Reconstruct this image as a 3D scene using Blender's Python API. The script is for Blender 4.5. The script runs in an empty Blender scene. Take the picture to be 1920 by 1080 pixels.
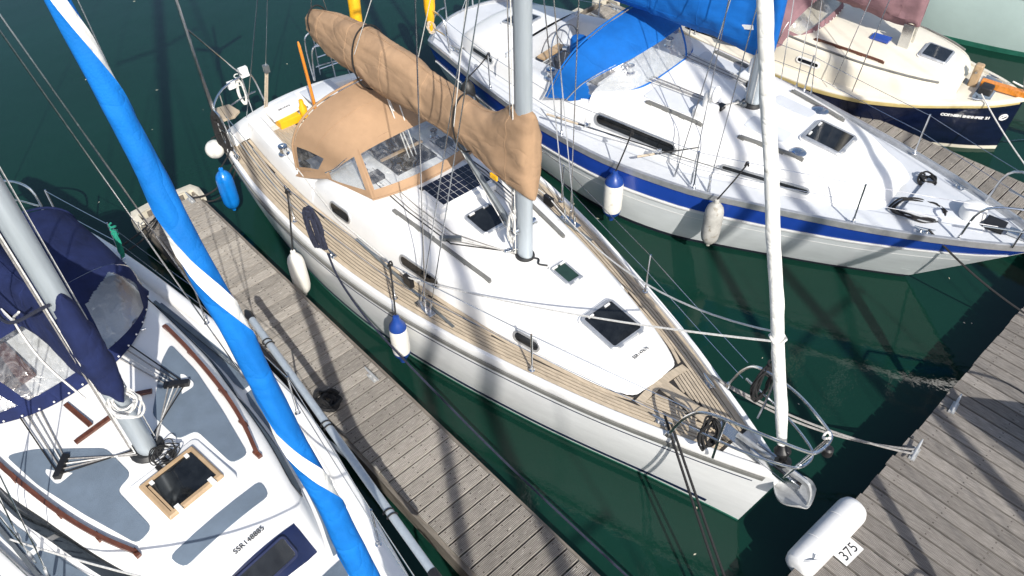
import bpy, math, random
import numpy as np
from mathutils import Vector, Matrix, noise

scene = bpy.context.scene
S = 0.82                      # all measurements below are in units of 0.82 m; one pass at the end turns them into metres

# ------------------------------------------------------------------ camera
F_PX, PITCH, ROLL, AZ, CAM_H = 1521.7, math.radians(45.17), math.radians(-1.53), math.radians(41.69), 8.6
def cam_basis():
    fw = np.array([0, math.cos(PITCH), -math.sin(PITCH)]); up = np.array([0, math.sin(PITCH), math.cos(PITCH)]); rt = np.array([1., 0, 0])
    R = math.cos(ROLL) * rt + math.sin(ROLL) * up; U = math.cos(ROLL) * up - math.sin(ROLL) * rt
    M = np.array([[math.cos(AZ), math.sin(AZ), 0], [-math.sin(AZ), math.cos(AZ), 0], [0, 0, 1]])
    return M @ R, M @ U, M @ fw
CR_, CU_, CF_ = cam_basis()
CC = np.array([0, 0, CAM_H])
cd = bpy.data.cameras.new('camera'); cam = bpy.data.objects.new('camera', cd); scene.collection.objects.link(cam)
cd.sensor_width = 36; cd.lens = F_PX / 1920 * 36; cd.clip_start = 0.05; cd.clip_end = 2000
mw = Matrix.Identity(4)
for i, v in enumerate((CR_, CU_, -CF_)):
    for j in range(3): mw[j][i] = v[j]
mw.translation = Vector((0, 0, CAM_H * S)); cam.matrix_world = mw
scene.camera = cam

# ------------------------------------------------------------------ world, sun, exposure
SUN_EL, SUN_AZ = math.radians(38.5), math.radians(66)      # SUN_AZ: the way the shadows fall, from +X
w = bpy.data.worlds.new('World'); scene.world = w; w.use_nodes = True
nt = w.node_tree; bg = nt.nodes['Background']; sky = nt.nodes.new('ShaderNodeTexSky')
sky.sky_type = 'NISHITA'; sky.sun_disc = False; sky.sun_elevation = SUN_EL
sky.sun_rotation = math.atan2(-math.cos(SUN_AZ), -math.sin(SUN_AZ)); sky.air_density = 1.0; sky.dust_density = 2.0
nt.links.new(sky.outputs[0], bg.inputs[0]); bg.inputs[1].default_value = 0.125
ld = bpy.data.lights.new('sun', 'SUN'); ld.energy = 4.5; ld.angle = math.radians(0.53); ld.color = (1, 0.955, 0.88)
sun = bpy.data.objects.new('sun', ld); scene.collection.objects.link(sun)
sun.rotation_euler = Vector((math.cos(SUN_AZ) * math.cos(SUN_EL), math.sin(SUN_AZ) * math.cos(SUN_EL), -math.sin(SUN_EL))).to_track_quat('-Z', 'Y').to_euler()
sun.location = (0, -10, 20)
vs = scene.view_settings; vs.view_transform = 'Standard'; vs.look = 'None'; vs.exposure = 0.36; vs.gamma = 1; vs.use_curve_mapping = False

rng = random.Random(11)
# ------------------------------------------------------------------ materials
MATS = {}
def mat(name, col, rough=0.5, metal=0.0, var=0.12, vscale=6.0, stretch=(1, 1, 1), bump=0.0, bscale=60.0, spec=0.5, coat=0.0, rnd=0.0, col2=None, speck=None, sheen=0.0, crease=0.0, cscale=5.0):
    m = bpy.data.materials.new(name); m.use_nodes = True; t = m.node_tree; N = t.nodes; L = t.links
    b = N['Principled BSDF']; b.inputs['Roughness'].default_value = rough; b.inputs['Metallic'].default_value = metal
    b.inputs['Specular IOR Level'].default_value = spec; b.inputs['Coat Weight'].default_value = coat; b.inputs['Coat Roughness'].default_value = 0.08
    if sheen: b.inputs['Sheen Weight'].default_value = sheen
    tc = N.new('ShaderNodeTexCoord'); mp = N.new('ShaderNodeMapping'); mp.inputs['Scale'].default_value = stretch; L.new(tc.outputs['Object'], mp.inputs[0])
    if rnd:
        oi = N.new('ShaderNodeObjectInfo'); cx = N.new('ShaderNodeCombineXYZ'); ml = N.new('ShaderNodeMath'); ml.operation = 'MULTIPLY'; ml.inputs[1].default_value = 37; L.new(oi.outputs['Random'], ml.inputs[0]); L.new(ml.outputs[0], cx.inputs[0]); L.new(ml.outputs[0], cx.inputs[1]); L.new(cx.outputs[0], mp.inputs['Location'])
    n1 = N.new('ShaderNodeTexNoise'); n1.inputs['Scale'].default_value = vscale; n1.inputs['Detail'].default_value = 6; n1.inputs['Roughness'].default_value = 0.65; L.new(mp.outputs[0], n1.inputs[0])
    mx = N.new('ShaderNodeMix'); mx.data_type = 'RGBA'
    c2 = col2 or tuple(c * (1 - var) for c in col); c1 = tuple(min(1, c * (1 + var * 0.6)) for c in col) if not col2 else col
    rmp = N.new('ShaderNodeMapRange'); rmp.inputs['From Min'].default_value = 0.32; rmp.inputs['From Max'].default_value = 0.68; L.new(n1.outputs[0], rmp.inputs[0])
    L.new(rmp.outputs[0], mx.inputs[0]); mx.inputs[6].default_value = (*c2, 1); mx.inputs[7].default_value = (*c1, 1)
    out = mx.outputs[2]
    if rnd:
        mr = N.new('ShaderNodeMapRange'); L.new(oi.outputs['Random'], mr.inputs[0]); mr.inputs['To Min'].default_value = 1 - rnd; mr.inputs['To Max'].default_value = 1 + rnd
        hs = N.new('ShaderNodeHueSaturation'); L.new(out, hs.inputs['Color']); L.new(mr.outputs[0], hs.inputs['Value']); out = hs.outputs[0]
    if speck:                                  # (scale, threshold, colour) small spots of dirt or lichen
        n2 = N.new('ShaderNodeTexNoise'); n2.inputs['Scale'].default_value = speck[0]; n2.inputs['Detail'].default_value = 3; L.new(mp.outputs[0] if rnd else tc.outputs['Object'], n2.inputs[0])
        r2 = N.new('ShaderNodeMapRange'); r2.inputs['From Min'].default_value = speck[1]; r2.inputs['From Max'].default_value = speck[1] + 0.06; L.new(n2.outputs[0], r2.inputs[0])
        m2 = N.new('ShaderNodeMix'); m2.data_type = 'RGBA'; L.new(r2.outputs[0], m2.inputs[0]); L.new(out, m2.inputs[6]); m2.inputs[7].default_value = (*speck[2], 1); out = m2.outputs[2]
    L.new(out, b.inputs['Base Color'])
    rr = N.new('ShaderNodeMapRange'); rr.inputs['To Min'].default_value = max(0.02, rough - 0.1 * (rough > .15)); rr.inputs['To Max'].default_value = min(1, rough + 0.12 * (rough > .15)); L.new(n1.outputs[0], rr.inputs[0]); L.new(rr.outputs[0], b.inputs['Roughness'])
    if bump:
        n3 = N.new('ShaderNodeTexNoise'); n3.inputs['Scale'].default_value = bscale; n3.inputs['Detail'].default_value = 4; L.new(mp.outputs[0], n3.inputs[0])
        bp = N.new('ShaderNodeBump'); bp.inputs['Strength'].default_value = bump; bp.inputs['Distance'].default_value = 0.01; L.new(n3.outputs[0], bp.inputs['Height']); L.new(bp.outputs[0], b.inputs['Normal'])
    if crease:                                 # sharp folds: ridged, warped noise on top of the weave
        na = N.new('ShaderNodeTexNoise'); na.inputs['Scale'].default_value = cscale; na.inputs['Detail'].default_value = 2; na.inputs['Distortion'].default_value = 0.8; mq = N.new('ShaderNodeMapping'); mq.inputs['Rotation'].default_value = (0.5, 0.6, 0.4); mq.inputs['Scale'].default_value = (1.6, 0.55, 1.3); L.new(tc.outputs['Object'], mq.inputs[0]); L.new(mq.outputs[0], na.inputs[0])
        s1 = N.new('ShaderNodeMath'); s1.operation = 'SUBTRACT'; s1.inputs[1].default_value = 0.5; L.new(na.outputs[0], s1.inputs[0]); s2 = N.new('ShaderNodeMath'); s2.operation = 'ABSOLUTE'; L.new(s1.outputs[0], s2.inputs[0]); s3 = N.new('ShaderNodeMath'); s3.operation = 'POWER'; s3.inputs[1].default_value = 0.55; L.new(s2.outputs[0], s3.inputs[0])
        b2 = N.new('ShaderNodeBump'); b2.inputs['Strength'].default_value = crease; b2.inputs['Distance'].default_value = 0.06; L.new(s3.outputs[0], b2.inputs['Height'])
        if bump: L.new(bp.outputs[0], b2.inputs['Normal'])
        L.new(b2.outputs[0], b.inputs['Normal'])
    MATS[name] = m; return m

mat('gelcoat', (0.78, 0.78, 0.77), 0.32, var=0.05, vscale=2.5, coat=0.1, speck=(9, 0.70, (0.66, 0.64, 0.60)))
mat('hull_white', (0.79, 0.80, 0.80), 0.2, var=0.07, vscale=1.6, stretch=(1, 1, 4), coat=0.4)
mat('hull_cool_white', (0.70, 0.735, 0.75), 0.22, var=0.1, vscale=1.4, stretch=(1, 1, 3), coat=0.3)
mat('hull_pale_green', (0.46, 0.58, 0.56), 0.3, var=0.1, vscale=1.0, coat=0.2)
mat('hull_dark', (0.010, 0.011, 0.016), 0.15, var=0.2, coat=0.5)
mat('hull_navy', (0.004, 0.008, 0.028), 0.22, var=0.35, vscale=3, stretch=(1, 1, 3), coat=0.3)
mat('stripe_navy', (0.006, 0.012, 0.05), 0.3, var=0.2)
mat('stripe_blue', (0.014, 0.058, 0.35), 0.2, var=0.12, vscale=2, coat=0.5)
mat('antifoul_green', (0.02, 0.16, 0.11), 0.6, var=0.3)
mat('antifoul_dark', (0.012, 0.016, 0.03), 0.6, var=0.3)
mat('cream', (0.70, 0.655, 0.55), 0.35, var=0.06, vscale=3, coat=0.1, speck=(8, 0.70, (0.6, 0.55, 0.44)))
mat('ochre_trim', (0.50, 0.40, 0.17), 0.45, var=0.15)
mat('rub_grey', (0.17, 0.17, 0.16), 0.55, var=0.2, vscale=9)
mat('teak', (0.44, 0.365, 0.27), 0.7, var=0.25, vscale=5, stretch=(9, 1, 9), bump=0.25, bscale=40, rnd=0.09)
mat('caulk', (0.025, 0.022, 0.02), 0.7, var=0.2)
mat('nonskid', (0.125, 0.165, 0.215), 0.85, var=0.14, vscale=5, bump=0.5, bscale=220)
mat('nonskid_white', (0.56, 0.585, 0.62), 0.7, var=0.05, vscale=4, bump=0.3, bscale=220)
mat('steel', (0.66, 0.67, 0.68), 0.22, 1.0, var=0.12, vscale=20)
mat('aluminium', (0.42, 0.47, 0.51), 0.42, 0.35, var=0.10, vscale=3, stretch=(6, 6, 0.6))
mat('alu_dark', (0.20, 0.22, 0.23), 0.45, 0.6, var=0.2)
mat('alu_frame', (0.55, 0.56, 0.57), 0.4, 0.7, var=0.15, vscale=12)
mat('galvanised', (0.52, 0.53, 0.53), 0.55, 0.55, var=0.2, vscale=14, bump=0.2, bscale=60)
mat('black_plastic', (0.012, 0.012, 0.013), 0.45, var=0.3)
mat('black_rubber', (0.02, 0.021, 0.022), 0.5, var=0.4, vscale=12)
mat('smoked', (0.012, 0.014, 0.016), 0.07, var=0.6, vscale=9, spec=0.6)
mat('smoked_green', (0.02, 0.045, 0.035), 0.08, var=0.3, vscale=4, spec=0.6)
mat('pv_cell', (0.008, 0.009, 0.020), 0.18, var=0.25, vscale=30, spec=0.6)
mat('white_plastic', (0.74, 0.74, 0.73), 0.4, var=0.06, vscale=9)
mat('tan_canvas', (0.375, 0.245, 0.15), 0.9, var=0.22, vscale=2.2, bump=0.35, bscale=170, spec=0.2, crease=0.30, cscale=1.9, speck=(3.2, 0.66, (0.31, 0.20, 0.12)))
mat('tan_hood', (0.375, 0.245, 0.15), 0.9, var=0.16, vscale=2.2, bump=0.35, bscale=170, spec=0.2, crease=0.10, cscale=1.6)
mat('navy_canvas', (0.012, 0.020, 0.075), 0.85, var=0.3, vscale=5, bump=0.35, bscale=170, spec=0.25, crease=0.28, cscale=1.9)
mat('blue_canvas', (0.004, 0.115, 0.43), 0.8, var=0.2, vscale=3, bump=0.3, bscale=170, spec=0.25, crease=0.28, cscale=1.8)
mat('uv_blue', (0.003, 0.14, 0.48), 0.75, var=0.2, vscale=3, bump=0.25, bscale=120, spec=0.25, crease=0.26, cscale=3.0)
mat('mauve_canvas', (0.23, 0.135, 0.15), 0.9, var=0.2, vscale=4, bump=0.35, bscale=170, spec=0.2, crease=0.28, cscale=1.9)
mat('sailcloth', (0.74, 0.735, 0.70), 0.7, var=0.10, vscale=6, stretch=(1, 1, 0.5), bump=0.35, bscale=24, speck=(13, 0.67, (0.50, 0.48, 0.42)), crease=0.28, cscale=3.5)
mat('rope_white', (0.66, 0.65, 0.62), 0.85, var=0.25, vscale=40, bump=0.6, bscale=130)
mat('rope_beige', (0.52, 0.44, 0.34), 0.85, var=0.3, vscale=40, bump=0.6, bscale=130)
mat('rope_grey', (0.27, 0.26, 0.25), 0.85, var=0.35, vscale=40, bump=0.5, bscale=130)
mat('rope_navy', (0.018, 0.022, 0.045), 0.85, var=0.5, vscale=40, bump=0.6, bscale=130)
mat('rope_black', (0.011, 0.011, 0.012), 0.8, var=0.4, vscale=40, bump=0.6, bscale=130)
mat('rope_green', (0.01, 0.24, 0.16), 0.85, var=0.3, vscale=40)
mat('rope_blue', (0.02, 0.04, 0.16), 0.85, var=0.4, vscale=40)
mat('tiller_wood', (0.68, 0.24, 0.028), 0.28, var=0.25, vscale=4, stretch=(8, 8, 1), coat=0.6)
mat('brown_wood', (0.105, 0.036, 0.020), 0.45, var=0.4, vscale=7, stretch=(6, 1, 6), coat=0.2)
mat('pale_wood', (0.40, 0.28, 0.165), 0.5, var=0.2, vscale=7, coat=0.2)
mat('yellow', (0.80, 0.42, 0.01), 0.5, var=0.12, vscale=6)
mat('orange_lining', (0.36, 0.075, 0.01), 0.8, var=0.2)
mat('fender_white', (0.70, 0.69, 0.64), 0.42, var=0.08, vscale=5, speck=(7, 0.62, (0.55, 0.52, 0.44)))
mat('fender_grey', (0.42, 0.41, 0.38), 0.6, var=0.3, vscale=7, speck=(10, 0.60, (0.26, 0.24, 0.20)))
mat('fender_blue', (0.006, 0.17, 0.56), 0.2, var=0.12, vscale=6, coat=0.4)
mat('cap_navy', (0.012, 0.05, 0.24), 0.35, var=0.2)
mat('dock_plank', (0.37, 0.342, 0.305), 0.85, var=0.4, vscale=7, stretch=(1.2, 11, 11), bump=0.5, bscale=24, rnd=0.22, speck=(13, 0.645, (0.55, 0.53, 0.48)), col2=(0.195, 0.178, 0.156))
mat('dock_plank_grey', (0.31, 0.288, 0.264), 0.85, var=0.4, vscale=7, stretch=(11, 1.2, 11), bump=0.5, bscale=24, rnd=0.22, speck=(12, 0.68, (0.42, 0.41, 0.38)), col2=(0.165, 0.150, 0.136))
mat('dock_groove', (0.085, 0.072, 0.062), 0.9, var=0.4, vscale=20)
mat('dock_beam', (0.17, 0.15, 0.125), 0.85, var=0.35, vscale=5, stretch=(6, 1, 6), bump=0.4, bscale=30)
mat('dock_cream', (0.58, 0.54, 0.44), 0.6, var=0.2, vscale=6, bump=0.3, bscale=20)
mat('dock_float', (0.05, 0.05, 0.05), 0.8, var=0.3)
mat('rust_brown', (0.22, 0.12, 0.07), 0.8, var=0.3)
mat('plate_white', (0.78, 0.78, 0.76), 0.5, var=0.05)
mat('ink', (0.012, 0.012, 0.014), 0.5, var=0.1)
mat('ink_white', (0.8, 0.8, 0.78), 0.5, var=0.05)
mat('leaf_debris', (0.55, 0.52, 0.40), 0.7, var=0.3)

def clear_vinyl(name='clear_vinyl', tint=(0.92, 0.94, 0.95), gloss=0.16, milky=0.06):
    m = bpy.data.materials.new(name); m.use_nodes = True; t = m.node_tree; N = t.nodes; L = t.links
    for n in list(N):
        if n.type != 'OUTPUT_MATERIAL': N.remove(n)
    o = [n for n in N if n.type == 'OUTPUT_MATERIAL'][0]
    tr = N.new('ShaderNodeBsdfTransparent'); tr.inputs[0].default_value = (*tint, 1)
    gl = N.new('ShaderNodeBsdfGlossy'); gl.inputs['Roughness'].default_value = 0.10
    df = N.new('ShaderNodeBsdfDiffuse'); df.inputs[0].default_value = (0.8, 0.82, 0.84, 1)
    tc = N.new('ShaderNodeTexCoord'); nz = N.new('ShaderNodeTexNoise'); nz.inputs['Scale'].default_value = 9; nz.inputs['Detail'].default_value = 3; nz.inputs['Distortion'].default_value = 1.5; L.new(tc.outputs['Object'], nz.inputs[0])
    bp = N.new('ShaderNodeBump'); bp.inputs['Strength'].default_value = 0.5; bp.inputs['Distance'].default_value = 0.02; L.new(nz.outputs[0], bp.inputs['Height']); L.new(bp.outputs[0], gl.inputs['Normal'])
    m1 = N.new('ShaderNodeMixShader'); m1.inputs[0].default_value = gloss; L.new(tr.outputs[0], m1.inputs[1]); L.new(gl.outputs[0], m1.inputs[2])
    mr = N.new('ShaderNodeMapRange'); mr.inputs['From Min'].default_value = 0.45; mr.inputs['From Max'].default_value = 0.75; mr.inputs['To Min'].default_value = milky * 0.4; mr.inputs['To Max'].default_value = milky * 3; L.new(nz.outputs[0], mr.inputs[0])
    m2 = N.new('ShaderNodeMixShader'); L.new(mr.outputs[0], m2.inputs[0]); L.new(m1.outputs[0], m2.inputs[1]); L.new(df.outputs[0], m2.inputs[2]); L.new(m2.outputs[0], o.inputs[0])
    MATS[name] = m
clear_vinyl(); clear_vinyl('mesh_vinyl', (0.30, 0.32, 0.35), 0.10, 0.05)

def water_mat():
    m = bpy.data.materials.new('water'); m.use_nodes = True; t = m.node_tree; N = t.nodes; L = t.links; b = N['Principled BSDF']
    tc = N.new('ShaderNodeTexCoord')
    n0 = N.new('ShaderNodeTexNoise'); n0.inputs['Scale'].default_value = 0.35; n0.inputs['Detail'].default_value = 4; L.new(tc.outputs['Object'], n0.inputs[0])
    mx = N.new('ShaderNodeMix'); mx.data_type = 'RGBA'; L.new(n0.outputs[0], mx.inputs[0]); mx.inputs[6].default_value = (0.0036, 0.0200, 0.0130, 1); mx.inputs[7].default_value = (0.0054, 0.0345, 0.0245, 1)
    L.new(mx.outputs[2], b.inputs['Base Color']); b.inputs['Roughness'].default_value = 0.04; b.inputs['IOR'].default_value = 1.333
    n1 = N.new('ShaderNodeTexNoise'); n1.inputs['Scale'].default_value = 2.2; n1.inputs['Detail'].default_value = 5; n1.inputs['Roughness'].default_value = 0.6; L.new(tc.outputs['Object'], n1.inputs[0])
    n2 = N.new('ShaderNodeTexNoise'); n2.inputs['Scale'].default_value = 16; n2.inputs['Detail'].default_value = 3; L.new(tc.outputs['Object'], n2.inputs[0])
    a = N.new('ShaderNodeMath'); a.operation = 'MULTIPLY_ADD'; L.new(n2.outputs[0], a.inputs[0]); a.inputs[1].default_value = 0.16; L.new(n1.outputs[0], a.inputs[2])
    bp = N.new('ShaderNodeBump'); bp.inputs['Strength'].default_value = 0.10; bp.inputs['Distance'].default_value = 0.05; L.new(a.outputs[0], bp.inputs['Height']); L.new(bp.outputs[0], b.inputs['Normal'])
    MATS['water'] = m
water_mat()

# ------------------------------------------------------------------ mesh helpers
def ip(x, tab):                                # smooth interpolation in a table [(x, y), ...]
    if x <= tab[0][0]: return tab[0][1]
    if x >= tab[-1][0]: return tab[-1][1]
    for i in range(len(tab) - 1):
        if x <= tab[i + 1][0]: break
    x0, y0 = tab[i]; x1, y1 = tab[i + 1]; h = x1 - x0; d = (y1 - y0) / h
    def slope(k):
        if k == 0: return (tab[1][1] - tab[0][1]) / (tab[1][0] - tab[0][0])
        if k == len(tab) - 1: return (tab[-1][1] - tab[-2][1]) / (tab[-1][0] - tab[-2][0])
        a = (tab[k][1] - tab[k - 1][1]) / (tab[k][0] - tab[k - 1][0]); b = (tab[k + 1][1] - tab[k][1]) / (tab[k + 1][0] - tab[k][0])
        return 0 if a * b <= 0 else 2 * a * b / (a + b)
    m0, m1 = slope(i), slope(i + 1); t = (x - x0) / h
    return y0 * (2 * t**3 - 3 * t**2 + 1) + m0 * h * (t**3 - 2 * t**2 + t) + y1 * (-2 * t**3 + 3 * t**2) + m1 * h * (t**3 - t**2)
def T(*p): return list(zip(p[::2], p[1::2]))
def lin(a, b, n): return [a + (b - a) * i / (n - 1) for i in range(n)]
def spl(pts, k=6, closed=False):               # Catmull-Rom through the points
    P = [np.array(p, float) for p in pts]; n = len(P); out = []
    rngi = range(n) if closed else range(n - 1)
    for i in rngi:
        p1, p2 = P[i], P[(i + 1) % n]
        p0 = P[i - 1] if (closed or i > 0) else 2 * p1 - p2
        p3 = P[(i + 2) % n] if (closed or i + 2 < n) else 2 * p2 - p1
        for j in range(k):
            t = j / k; out.append(tuple(0.5 * (2 * p1 + (p2 - p0) * t + (2 * p0 - 5 * p1 + 4 * p2 - p3) * t * t + (3 * p1 - p0 - 3 * p2 + p3) * t**3)))
    if not closed: out.append(tuple(P[-1]))
    return out
def nz3(x, y, z): return noise.noise(Vector((x, y, z)))

class MB:
    def __init__(s): s.v = []; s.f = []; s.m = []
    def add(s, V, F, mi=0):
        o = len(s.v); s.v += [tuple(map(float, p)) for p in V]; s.f += [tuple(i + o for i in f) for f in F]; s.m += [mi] * len(F); return s
    def box(s, x0, x1, y0, y1, z0, z1, mi=0):
        return s.add([(x, y, z) for z in (z0, z1) for y in (y0, y1) for x in (x0, x1)], [(0, 2, 3, 1), (4, 5, 7, 6), (0, 1, 5, 4), (2, 6, 7, 3), (0, 4, 6, 2), (1, 3, 7, 5)], mi)
    def obox(s, c, ex, ey, ez, mi=0):          # centre and three half-axis vectors
        c, ex, ey, ez = (np.array(a, float) for a in (c, ex, ey, ez))
        return s.add([c + i * ex + j * ey + k * ez for k in (-1, 1) for j in (-1, 1) for i in (-1, 1)], [(0, 2, 3, 1), (4, 5, 7, 6), (0, 1, 5, 4), (2, 6, 7, 3), (0, 4, 6, 2), (1, 3, 7, 5)], mi)
    def bar(s, p, q, wd, ht, up=(0, 0, 1), mi=0):
        p, q = np.array(p, float), np.array(q, float); d = q - p; d /= np.linalg.norm(d); u = np.array(up, float); r = np.cross(d, u); r /= np.linalg.norm(r); u = np.cross(r, d)
        return s.obox((p + q) / 2, r * wd / 2, (q - p) / 2, u * ht / 2, mi)
    def grid(s, P, mi=0, cu=False, cv=False, cells=None):
        a, b = len(P), len(P[0]); V = [p for r in P for p in r]; F = []
        for i in range(a if cu else a - 1):
            for j in range(b if cv else b - 1):
                if cells and not cells(i, j): continue
                F.append((i * b + j, i * b + (j + 1) % b, (i + 1) % a * b + (j + 1) % b, (i + 1) % a * b + j))
        return s.add(V, F, mi)
    def rings(s, R, mi=0, cap0=True, cap1=True):
        n = len(R[0]); o = len(s.v); s.grid(R, mi, cv=True)
        if cap0: s.f.append(tuple(o + i for i in reversed(range(n)))); s.m.append(mi)
        if cap1: s.f.append(tuple(o + (len(R) - 1) * n + i for i in range(n))); s.m.append(mi)
        return s
    def tube(s, pts, r, n=6, closed=False, mi=0):
        P = [np.array(p, float) for p in pts]; m = len(P); rr = r if hasattr(r, '__len__') else [r] * m
        tan = []
        for i in range(m):
            a = P[(i + 1) % m] if (closed or i < m - 1) else P[i]; b = P[i - 1] if (closed or i > 0) else P[i]
            d = a - b; l = np.linalg.norm(d); tan.append(d / l if l > 1e-9 else np.array([0, 0, 1.]))
        u = np.cross(tan[0], (0, 0, 1.0)); 
        if np.linalg.norm(u) < 1e-3: u = np.cross(tan[0], (1.0, 0, 0))
        u /= np.linalg.norm(u); R = []
        for i in range(m):
            u = u - tan[i] * (u @ tan[i]); u /= max(1e-9, np.linalg.norm(u)); v = np.cross(tan[i], u)
            R.append([tuple(P[i] + rr[i] * (math.cos(2 * math.pi * k / n) * u + math.sin(2 * math.pi * k / n) * v)) for k in range(n)])
        if closed: return s.grid(R, mi, cu=True, cv=True)
        return s.rings(R, mi)
    def lathe(s, prof, o=(0, 0, 0), ax=(0, 0, 1), n=14, mi=0):    # prof: (radius, height along the axis)
        a = np.array(ax, float); a /= np.linalg.norm(a); u = np.cross(a, (1.0, 0.2, 0.1)); u /= np.linalg.norm(u); v = np.cross(a, u); o = np.array(o, float)
        return s.rings([[tuple(o + a * h + r * (math.cos(2 * math.pi * k / n) * u + math.sin(2 * math.pi * k / n) * v)) for k in range(n)] for r, h in prof], mi)
    def prism(s, out, z0, z1, bev=0.0, mi=0, zf=None):
        n = len(out); cx = sum(p[0] for p in out) / n; cy = sum(p[1] for p in out) / n; zf = zf or (lambda x, y: 0)
        def ins(b): 
            r = []
            for x, y in out:
                d = math.hypot(x - cx, y - cy) or 1; r.append((x + (cx - x) * b / d, y + (cy - y) * b / d))
            return r
        R = [[(x, y, z0 + zf(x, y)) for x, y in out], [(x, y, z1 - bev + zf(x, y)) for x, y in out]]
        if bev:
            for a in (0.3, 0.65, 1.0): R.append([(x, y, z1 - bev + bev * math.sin(a * math.pi / 2) + zf(x, y)) for x, y in ins(bev * (1 - math.cos(a * math.pi / 2)))])
        return s.rings(R, mi)
    def ball(s, c, r, n=10, sq=1.0, mi=0):
        return s.lathe([(max(1e-4, r * math.sin(math.pi * i / 8)), -r * sq * math.cos(math.pi * i / 8)) for i in range(9)], c, (0, 0, 1), n, mi)
    def mesh(s, name, mats, smooth=35):
        used = sorted({i for f in s.f for i in f})
        if len(used) < len(s.v): mp = {i: k for k, i in enumerate(used)}; s.v = [s.v[i] for i in used]; s.f = [tuple(mp[i] for i in f) for f in s.f]
        me = bpy.data.meshes.new(name); me.from_pydata(s.v, [], s.f)
        for m in (mats if isinstance(mats, (list, tuple)) else [mats]): me.materials.append(MATS[m])
        if isinstance(mats, (list, tuple)) and len(mats) > 1: me.polygons.foreach_set('material_index', s.m)
        me.validate(); me.update()
        if smooth:
            me.polygons.foreach_set('use_smooth', [True] * len(me.polygons))
            me.set_sharp_from_angle(angle=math.radians(smooth))
        return me
    def build(s, name, mats, parent=None, smooth=35):
        o = bpy.data.objects.new(name, s.mesh(name, mats, smooth)); scene.collection.objects.link(o); o.parent = parent; return o
def split_build(mb, name, m, parent):           # every separate piece of a mesh becomes an object of its own
    par = list(range(len(mb.v)))
    def fd(a):
        while par[a] != a: par[a] = par[par[a]]; a = par[a]
        return a
    for f in mb.f:
        for a in f[1:]: par[fd(a)] = fd(f[0])
    g = {}
    for f in mb.f: g.setdefault(fd(f[0]), []).append(f)
    for fs_ in g.values():
        ids = sorted({i for f in fs_ for i in f}); mp = {i: k for k, i in enumerate(ids)}
        MB().add([mb.v[i] for i in ids], [tuple(mp[i] for i in f) for f in fs_]).build(name, m, parent)
def tag(o, label=None, cat=None, group=None, kind=None):
    for k, v in (('label', label), ('category', cat), ('group', group), ('kind', kind)):
        if v: o[k] = v
    return o
def empty(name, loc=(0, 0, 0), rz=0.0):
    o = bpy.data.objects.new(name, None); scene.collection.objects.link(o); o.location = loc; o.rotation_euler = (0, 0, rz); o.empty_display_size = 0.2; return o
def link_copy(o, parent=None, loc=None):
    c = o.copy(); scene.collection.objects.link(c); c.parent = parent
    if loc is not None: c.location = loc
    return c
def wire(name, pts, r, m, parent, n=5): return MB().tube(pts, r, n).build(name, m, parent)
def sag(p, q, d, n=10):
    p, q = np.array(p, float), np.array(q, float); return [tuple(p + (q - p) * t - np.array([0, 0, 4 * d * t * (1 - t)])) for t in lin(0, 1, n)]
def rrect(w, h, r, n=4):
    o = []
    for cx, cy, a in ((w / 2 - r, h / 2 - r, 0), (-w / 2 + r, h / 2 - r, 90), (-w / 2 + r, -h / 2 + r, 180), (w / 2 - r, -h / 2 + r, 270)):
        for i in range(n + 1): t = math.radians(a + 90 * i / n); o.append((cx + r * math.cos(t), cy + r * math.sin(t)))
    return o
def frame_panel(name, c, ex, ey, w, h, r, fw, th, fm, pm, parent, recess=0.006, ft=None):
    """rounded frame with a pane set into it; ex, ey lie in the surface, the outward normal is ex x ey"""
    c = np.array(c, float); ex = np.array(ex, float); ex /= np.linalg.norm(ex); ey = np.array(ey, float); ey -= ex * (ex @ ey); ey /= np.linalg.norm(ey); ez = np.cross(ex, ey)
    A = rrect(w, h, r); B = rrect(w - 2 * fw, h - 2 * fw, max(0.005, r - fw)); b1 = min(fw, th) * 0.35
    A2 = rrect(w - 2 * b1, h - 2 * b1, max(0.005, r - b1))
    L = lambda o, z: [tuple(c + ex * x + ey * y + ez * z) for x, y in o]
    fr = MB().grid([L(A, -0.03), L(A, th - b1), L(A2, th), L(B, th), L(B, -0.03)], cv=True).build(name, fm, parent)
    MB().rings([L(B, -0.02), L(B, th - recess)]).build('pane', pm, fr)
    return fr, (c, ex, ey, ez)
def textmesh(name, s, size, mt, parent, o, ex, ey, ext=0.002, align='CENTER', bold=0.0, sx=1.0):
    cu = bpy.data.curves.new(name, 'FONT'); cu.body = s; cu.size = size; cu.extrude = ext; cu.align_x = align; cu.align_y = 'CENTER'; cu.offset = bold
    t = bpy.data.objects.new('tmp', cu); scene.collection.objects.link(t); bpy.context.view_layer.update()
    me = bpy.data.meshes.new_from_object(t.evaluated_get(bpy.context.evaluated_depsgraph_get())); bpy.data.objects.remove(t); bpy.data.curves.remove(cu)
    me.name = name; me.materials.clear(); me.materials.append(MATS[mt])
    ex = np.array(ex, float); ex /= np.linalg.norm(ex); ey = np.array(ey, float); ey -= ex * (ex @ ey); ey /= np.linalg.norm(ey); ez = np.cross(ex, ey)
    M = Matrix.Identity(4)
    for i, v in enumerate((ex * sx, ey, ez)):
        for j in range(3): M[j][i] = v[j]
    M.translation = Vector(o); me.transform(M)
    ob = bpy.data.objects.new(name, me); scene.collection.objects.link(ob); ob.parent = parent; return ob
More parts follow.
